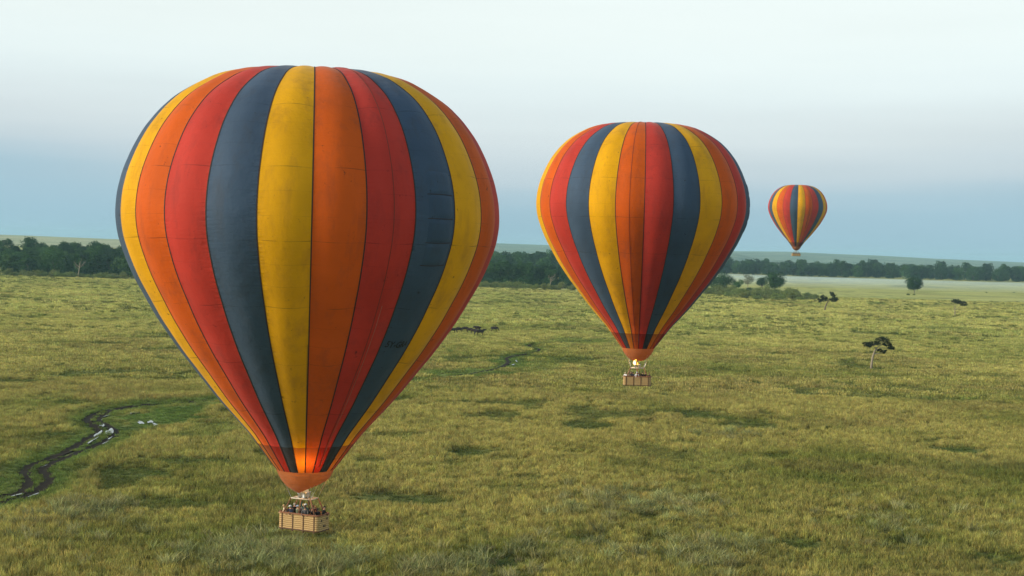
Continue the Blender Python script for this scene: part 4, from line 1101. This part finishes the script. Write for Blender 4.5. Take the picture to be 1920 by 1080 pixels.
# dark running script down the orange gore of the far balloon: unreadable strokes
random.seed(77)
sc_ = MB()
for i in range(26):
    s_ = arc[10] + .6 + i * .42; u = .55 + .05 * math.sin(i); pts_ = [env_point(s_ + dt_, 1, u + du, .04) for (dt_, du) in ((0, 0), (.15, .12 * random.random()), (.3, .02), (.38, .1 + .1 * random.random()))]
    sc_.tube(pts_, .05, 4)
sc_.build('painted_script', M_black, b3)

# passengers ------------------------------------------------------
def aboard(root, bk, lx, ly):
    m_ = Matrix.Translation(root.location) @ Matrix.Rotation(root.rotation_euler.z, 4, 'Z') @ Matrix.Translation(bk.location) @ Matrix.Rotation(bk.rotation_euler.z, 4, 'Z')
    return m_ @ Vector((lx, ly, .065)), root.rotation_euler.z + bk.rotation_euler.z
def crew(root, bk, lst, grp):
    for (lx, ly, fc, pose, top, legs, skin, head, hm, sc, lab) in lst:
        p, rz = aboard(root, bk, lx, ly); person(p, rz + R_(fc), pose, top, legs, skin, head, hm, sc, lab, grp)
crew(b1, bk1, [
    (-1.45, -.32, 120, 'rim', 'cream', 'khaki', 0, 'hair', 'blond', .93, 'person in a cream jacket leaning over the left end of the nearest basket'),
    (-1.12, .38, 30, 'photo', 'black', 'black', 0, 'hair', 'greyhair', .95, 'grey haired person in black behind the cream jacket, nearest basket'),
    (-.85, -.42, 170, 'rim', 'navy', 'black', 0, 'cap', 'white', .95, 'person in navy wearing a white cap at the front left of the nearest basket'),
    (-.35, .42, 10, 'stand', 'grey', 'black', 0, 'hair', 'blond', .96, 'fair haired person in grey standing at the back of the nearest basket'),
    (-.32, -.40, 160, 'stand', 'olive', 'khaki', 0, 'cap', 'sky', .97, 'person in an olive jacket and pale blue cap at the front of the nearest basket'),
    (.08, .05, 185, 'reach', 'teal', 'navy', 1, 'cap', 'white', 1.02, 'pilot in dark teal reaching up to the burner in the nearest basket'),
    (.40, -.44, 200, 'rim', 'grey', 'black', 0, 'hair', 'darkhair', .98, 'dark haired person in charcoal leaning on the front rim of the nearest basket'),
    (.55, .40, 20, 'photo', 'maroon', 'black', 0, 'hair', 'brownhair', .95, 'brown haired person in maroon at the back of the nearest basket'),
    (.98, -.40, 190, 'photo', 'black', 'navy', 0, 'hair', 'darkhair', .94, 'person in black holding up a camera at the near corner of the nearest basket'),
    (1.42, .30, -70, 'rim', 'black', 'black', 0, 'hair', 'darkhair', .97, 'person in black at the right end of the nearest basket'),
    (1.40, -.35, -120, 'stand', 'black', 'grey', 1, 'hair', 'darkhair', .93, 'person in black next to the near right corner post of the nearest basket')],
    'passengers in the nearest basket')
crew(b2, bk2, [
    (-1.52, -.25, 150, 'rim', 'white', 'khaki', 0, 'cap', 'cream', .92, 'person in white with arms on the left corner of the middle basket'),
    (-1.15, -.35, 180, 'stand', 'khaki', 'black', 0, 'hat', 'khaki', .97, 'person in khaki with a sun hat second from left in the middle basket'),
    (-.82, .30, 0, 'photo', 'black', 'black', 0, 'hair', 'brownhair', .97, 'brown haired person in black at the back left of the middle basket'),
    (-.58, -.38, 170, 'stand', 'navy', 'black', 0, 'hair', 'darkhair', .95, 'person in navy just left of the white shirt in the middle basket'),
    (-.08, -.42, 190, 'rim', 'white', 'sky', 0, 'cap', 'sky', .98, 'person in a white shirt leaning forward at the centre of the middle basket'),
    (.30, .20, 180, 'reach', 'brown', 'khaki', 1, 'cap', 'brown', 1.02, 'pilot in brown reaching for the burner in the middle basket'),
    (.72, -.38, 180, 'stand', 'black', 'black', 0, 'hair', 'darkhair', .97, 'dark haired person in black right of centre in the middle basket'),
    (1.05, -.36, 200, 'photo', 'black', 'navy', 0, 'hair', 'brownhair', .95, 'person in black holding a camera in the right half of the middle basket'),
    (1.50, -.15, -110, 'rim', 'brown', 'black', 0, 'hair', 'darkhair', .94, 'person in brown leaning at the right end of the middle basket')],
    'passengers in the middle basket')
crew(b3, bk3, [
    (-1.5, -.3, 160, 'stand', 'black', 'black', 0, 'hair', 'darkhair', .95, 'dark figure at the left end of the far basket'),
    (-.8, -.3, 180, 'photo', 'grey', 'black', 0, 'hair', 'darkhair', .95, 'grey figure second from left in the far basket'),
    (.0, .0, 180, 'reach', 'navy', 'black', 1, 'cap', 'black', 1.0, 'dark figure under the burner of the far basket'),
    (.8, -.3, 180, 'stand', 'black', 'black', 0, 'hair', 'brownhair', .95, 'dark figure right of the burner in the far basket'),
    (1.5, -.2, 200, 'rim', 'maroon', 'black', 0, 'hair', 'darkhair', .95, 'maroon figure at the right end of the far basket')],
    'passengers in the far basket')

# ------------------------------------------------------------------ buffalo
M_hide = plain('black_brown_hide', (.022, .016, .013), .85, 0, .4, 3); M_horn = plain('grey_horn', (.10, .09, .08), .5)
def buffalo_body(graze):
    P = []; E = []; Rr = []
    def add(p, r, prev=None):
        P.append(tuple(p)); Rr.append(r)
        if prev is not None: E.append((prev, len(P) - 1))
        return len(P) - 1
    mid = add((0, 0, 1.02), (.40, .44)); ch = add((.62, 0, 1.10), (.36, .44), mid); sh = add((.95, 0, 1.18), (.27, .34), ch)
    nk = add((1.25, 0, 1.02 if graze else 1.22), (.19, .24), sh)
    hd = add((1.52, 0, .62 if graze else 1.18), (.15, .16), nk); mz = add((1.72, 0, .28 if graze else .98), (.10, .10), hd); add((1.80, 0, .15 if graze else .90), (.085, .08), mz)
    rp_ = add((-.62, 0, 1.08), (.34, .38), mid); tb = add((-.95, 0, 1.05), (.20, .24), rp_)
    t1 = add((-1.10, 0, .85), .035, tb); t2 = add((-1.12, 0, .5), .022, t1); add((-1.10, 0, .32), .04, t2)
    for sy in (-1, 1):
        a_ = add((.72, sy * .20, .72), .14, ch); b_ = add((.74, sy * .21, .42), .075, a_); c_ = add((.72, sy * .21, .12), .055, b_); add((.78, sy * .21, .03), .07, c_)
        a_ = add((-.66, sy * .20, .78), .17, rp_); b_ = add((-.60, sy * .21, .55), .10, a_); c_ = add((-.80, sy * .21, .38), .065, b_); d_ = add((-.76, sy * .21, .12), .05, c_); add((-.70, sy * .21, .03), .07, d_)
        e_ = Vector(P[hd]); add((e_.x - .05, sy * .28, e_.z + .04), .045, hd)
    return skin_mesh('buffalo_body', P, E, Rr, 1, 0), Vector(P[hd])
bufs = {}
for gz_ in (True, False):
    bm_, hp_ = buffalo_body(gz_); bm_.materials.clear(); bm_.materials.append(M_hide); bm_.polygons.foreach_set('use_smooth', [True] * len(bm_.polygons))
    hb = MB()
    for sy in (-1, 1):
        hb.tube([hp_ + Vector((-.02, sy * d_, h_)) for (d_, h_) in ((.02, .17), (.16, .17), (.34, .06), (.48, .10), (.52, .26), (.44, .38))], [.075, .085, .06, .05, .03, .01], 7)
    bufs[gz_] = (bm_, hb.mesh('horns', M_horn, True))
blist = [(848, 624, 10, True, 1.0, 'buffalo at the left end of the herd, half behind the big balloon'), (861, 623, 185, True, 1.05, 'grazing buffalo second from the left of the herd'),
         (871, 621, 0, True, 1.0, 'grazing buffalo third from the left at the back of the herd'), (880, 623, -20, True, .95, 'buffalo overlapping the one on its left in the middle of the herd'),
         (887, 625, -40, False, .95, 'smaller standing buffalo in the middle of the herd'), (896, 620, 170, False, 1.05, 'buffalo standing at the back of the herd above the nearest one'),
         (907, 621, 20, False, .55, 'young buffalo calf alone between the herd and the last animal'), (900, 629, 190, True, 1.15, 'nearest and largest buffalo, grazing in front of the herd'),
         (926, 621, -10, True, 1.1, 'buffalo walking apart at the right of the herd')]
for (px, py, rz, gz_, sc, lab) in blist:
    g = gp(px, py + 1.5); o = link('buffalo', bufs[gz_][0]); o.location = (g.x, g.y, tz(g.x, g.y)); o.rotation_euler = (0, 0, R_(rz)); o.scale = (sc * 1.02, sc * 1.15, sc * 1.2)
    link('horns', bufs[gz_][1], o); tag(o, lab, 'buffalo', 'buffalo herd on the plain')

# ------------------------------------------------------------------ mist and haze
def vol(name, col, dens, aniso=0.0):
    m_ = bpy.data.materials.new(name); m_.use_nodes = True; t = m_.node_tree; t.nodes.clear()
    o = t.nodes.new('ShaderNodeOutputMaterial'); v = t.nodes.new('ShaderNodeVolumePrincipled'); v.inputs['Color'].default_value = (*col, 1); v.inputs['Density'].default_value = dens; v.inputs['Anisotropy'].default_value = aniso
    t.links.new(v.outputs[0], o.inputs['Volume']); return m_
M_mist = vol('ground_mist', (.78, .97, .97), .0018)
def mist(name, cx, cy, rx, ry, h, seed, lab):
    P = []; nA = 40; nR = 8
    rnd = random.Random(seed); ph = [rnd.random() * 6.28 for _ in range(4)]
    b = MB(); top = []; bot = []
    for i in range(nR + 1):
        t = i / nR; rt = []; rb = []
        for j in range(nA):
            a_ = 2 * math.pi * j / nA; k_ = 1 + .12 * math.sin(2 * a_ + ph[0]) + .08 * math.sin(5 * a_ + ph[1])
            x = cx + rx * t * k_ * math.cos(a_); y = cy + ry * t * k_ * math.sin(a_)
            hz = h * max(0, 1 - t * t) ** 1.4 * (1 + .15 * math.sin(3 * a_ + ph[2] + 4 * t))
            rt.append((x, y, .8 + hz)); rb.append((x, y, -1.2))
        top.append(rt); bot.append(rb)
    b.grid(top[::-1] + bot, 0, close=True)
    o = b.build(name, M_mist); return tag(o, lab, 'mist', None, 'stuff')
mist('mist', 560, 1660, 620, 330, 5.0, 1, 'white ground mist lying over the plain below the far belt')
mist('mist', 230, 1800, 340, 300, 4.0, 2, 'thin ground mist right of the middle balloon')
mist('mist', 1000, 3500, 1900, 500, 9, 3, 'pale mist bank between the far belt and the hills')

M_haze = vol('air_haze', (.50, .83, .97), .000065, .0)
hz_ = MB(); hz_.box((0, 6500, 34), (30000, 20000, 110))
o = hz_.build('haze', M_haze); tag(o, 'thin blue morning haze in the air', 'haze', None, 'stuff')
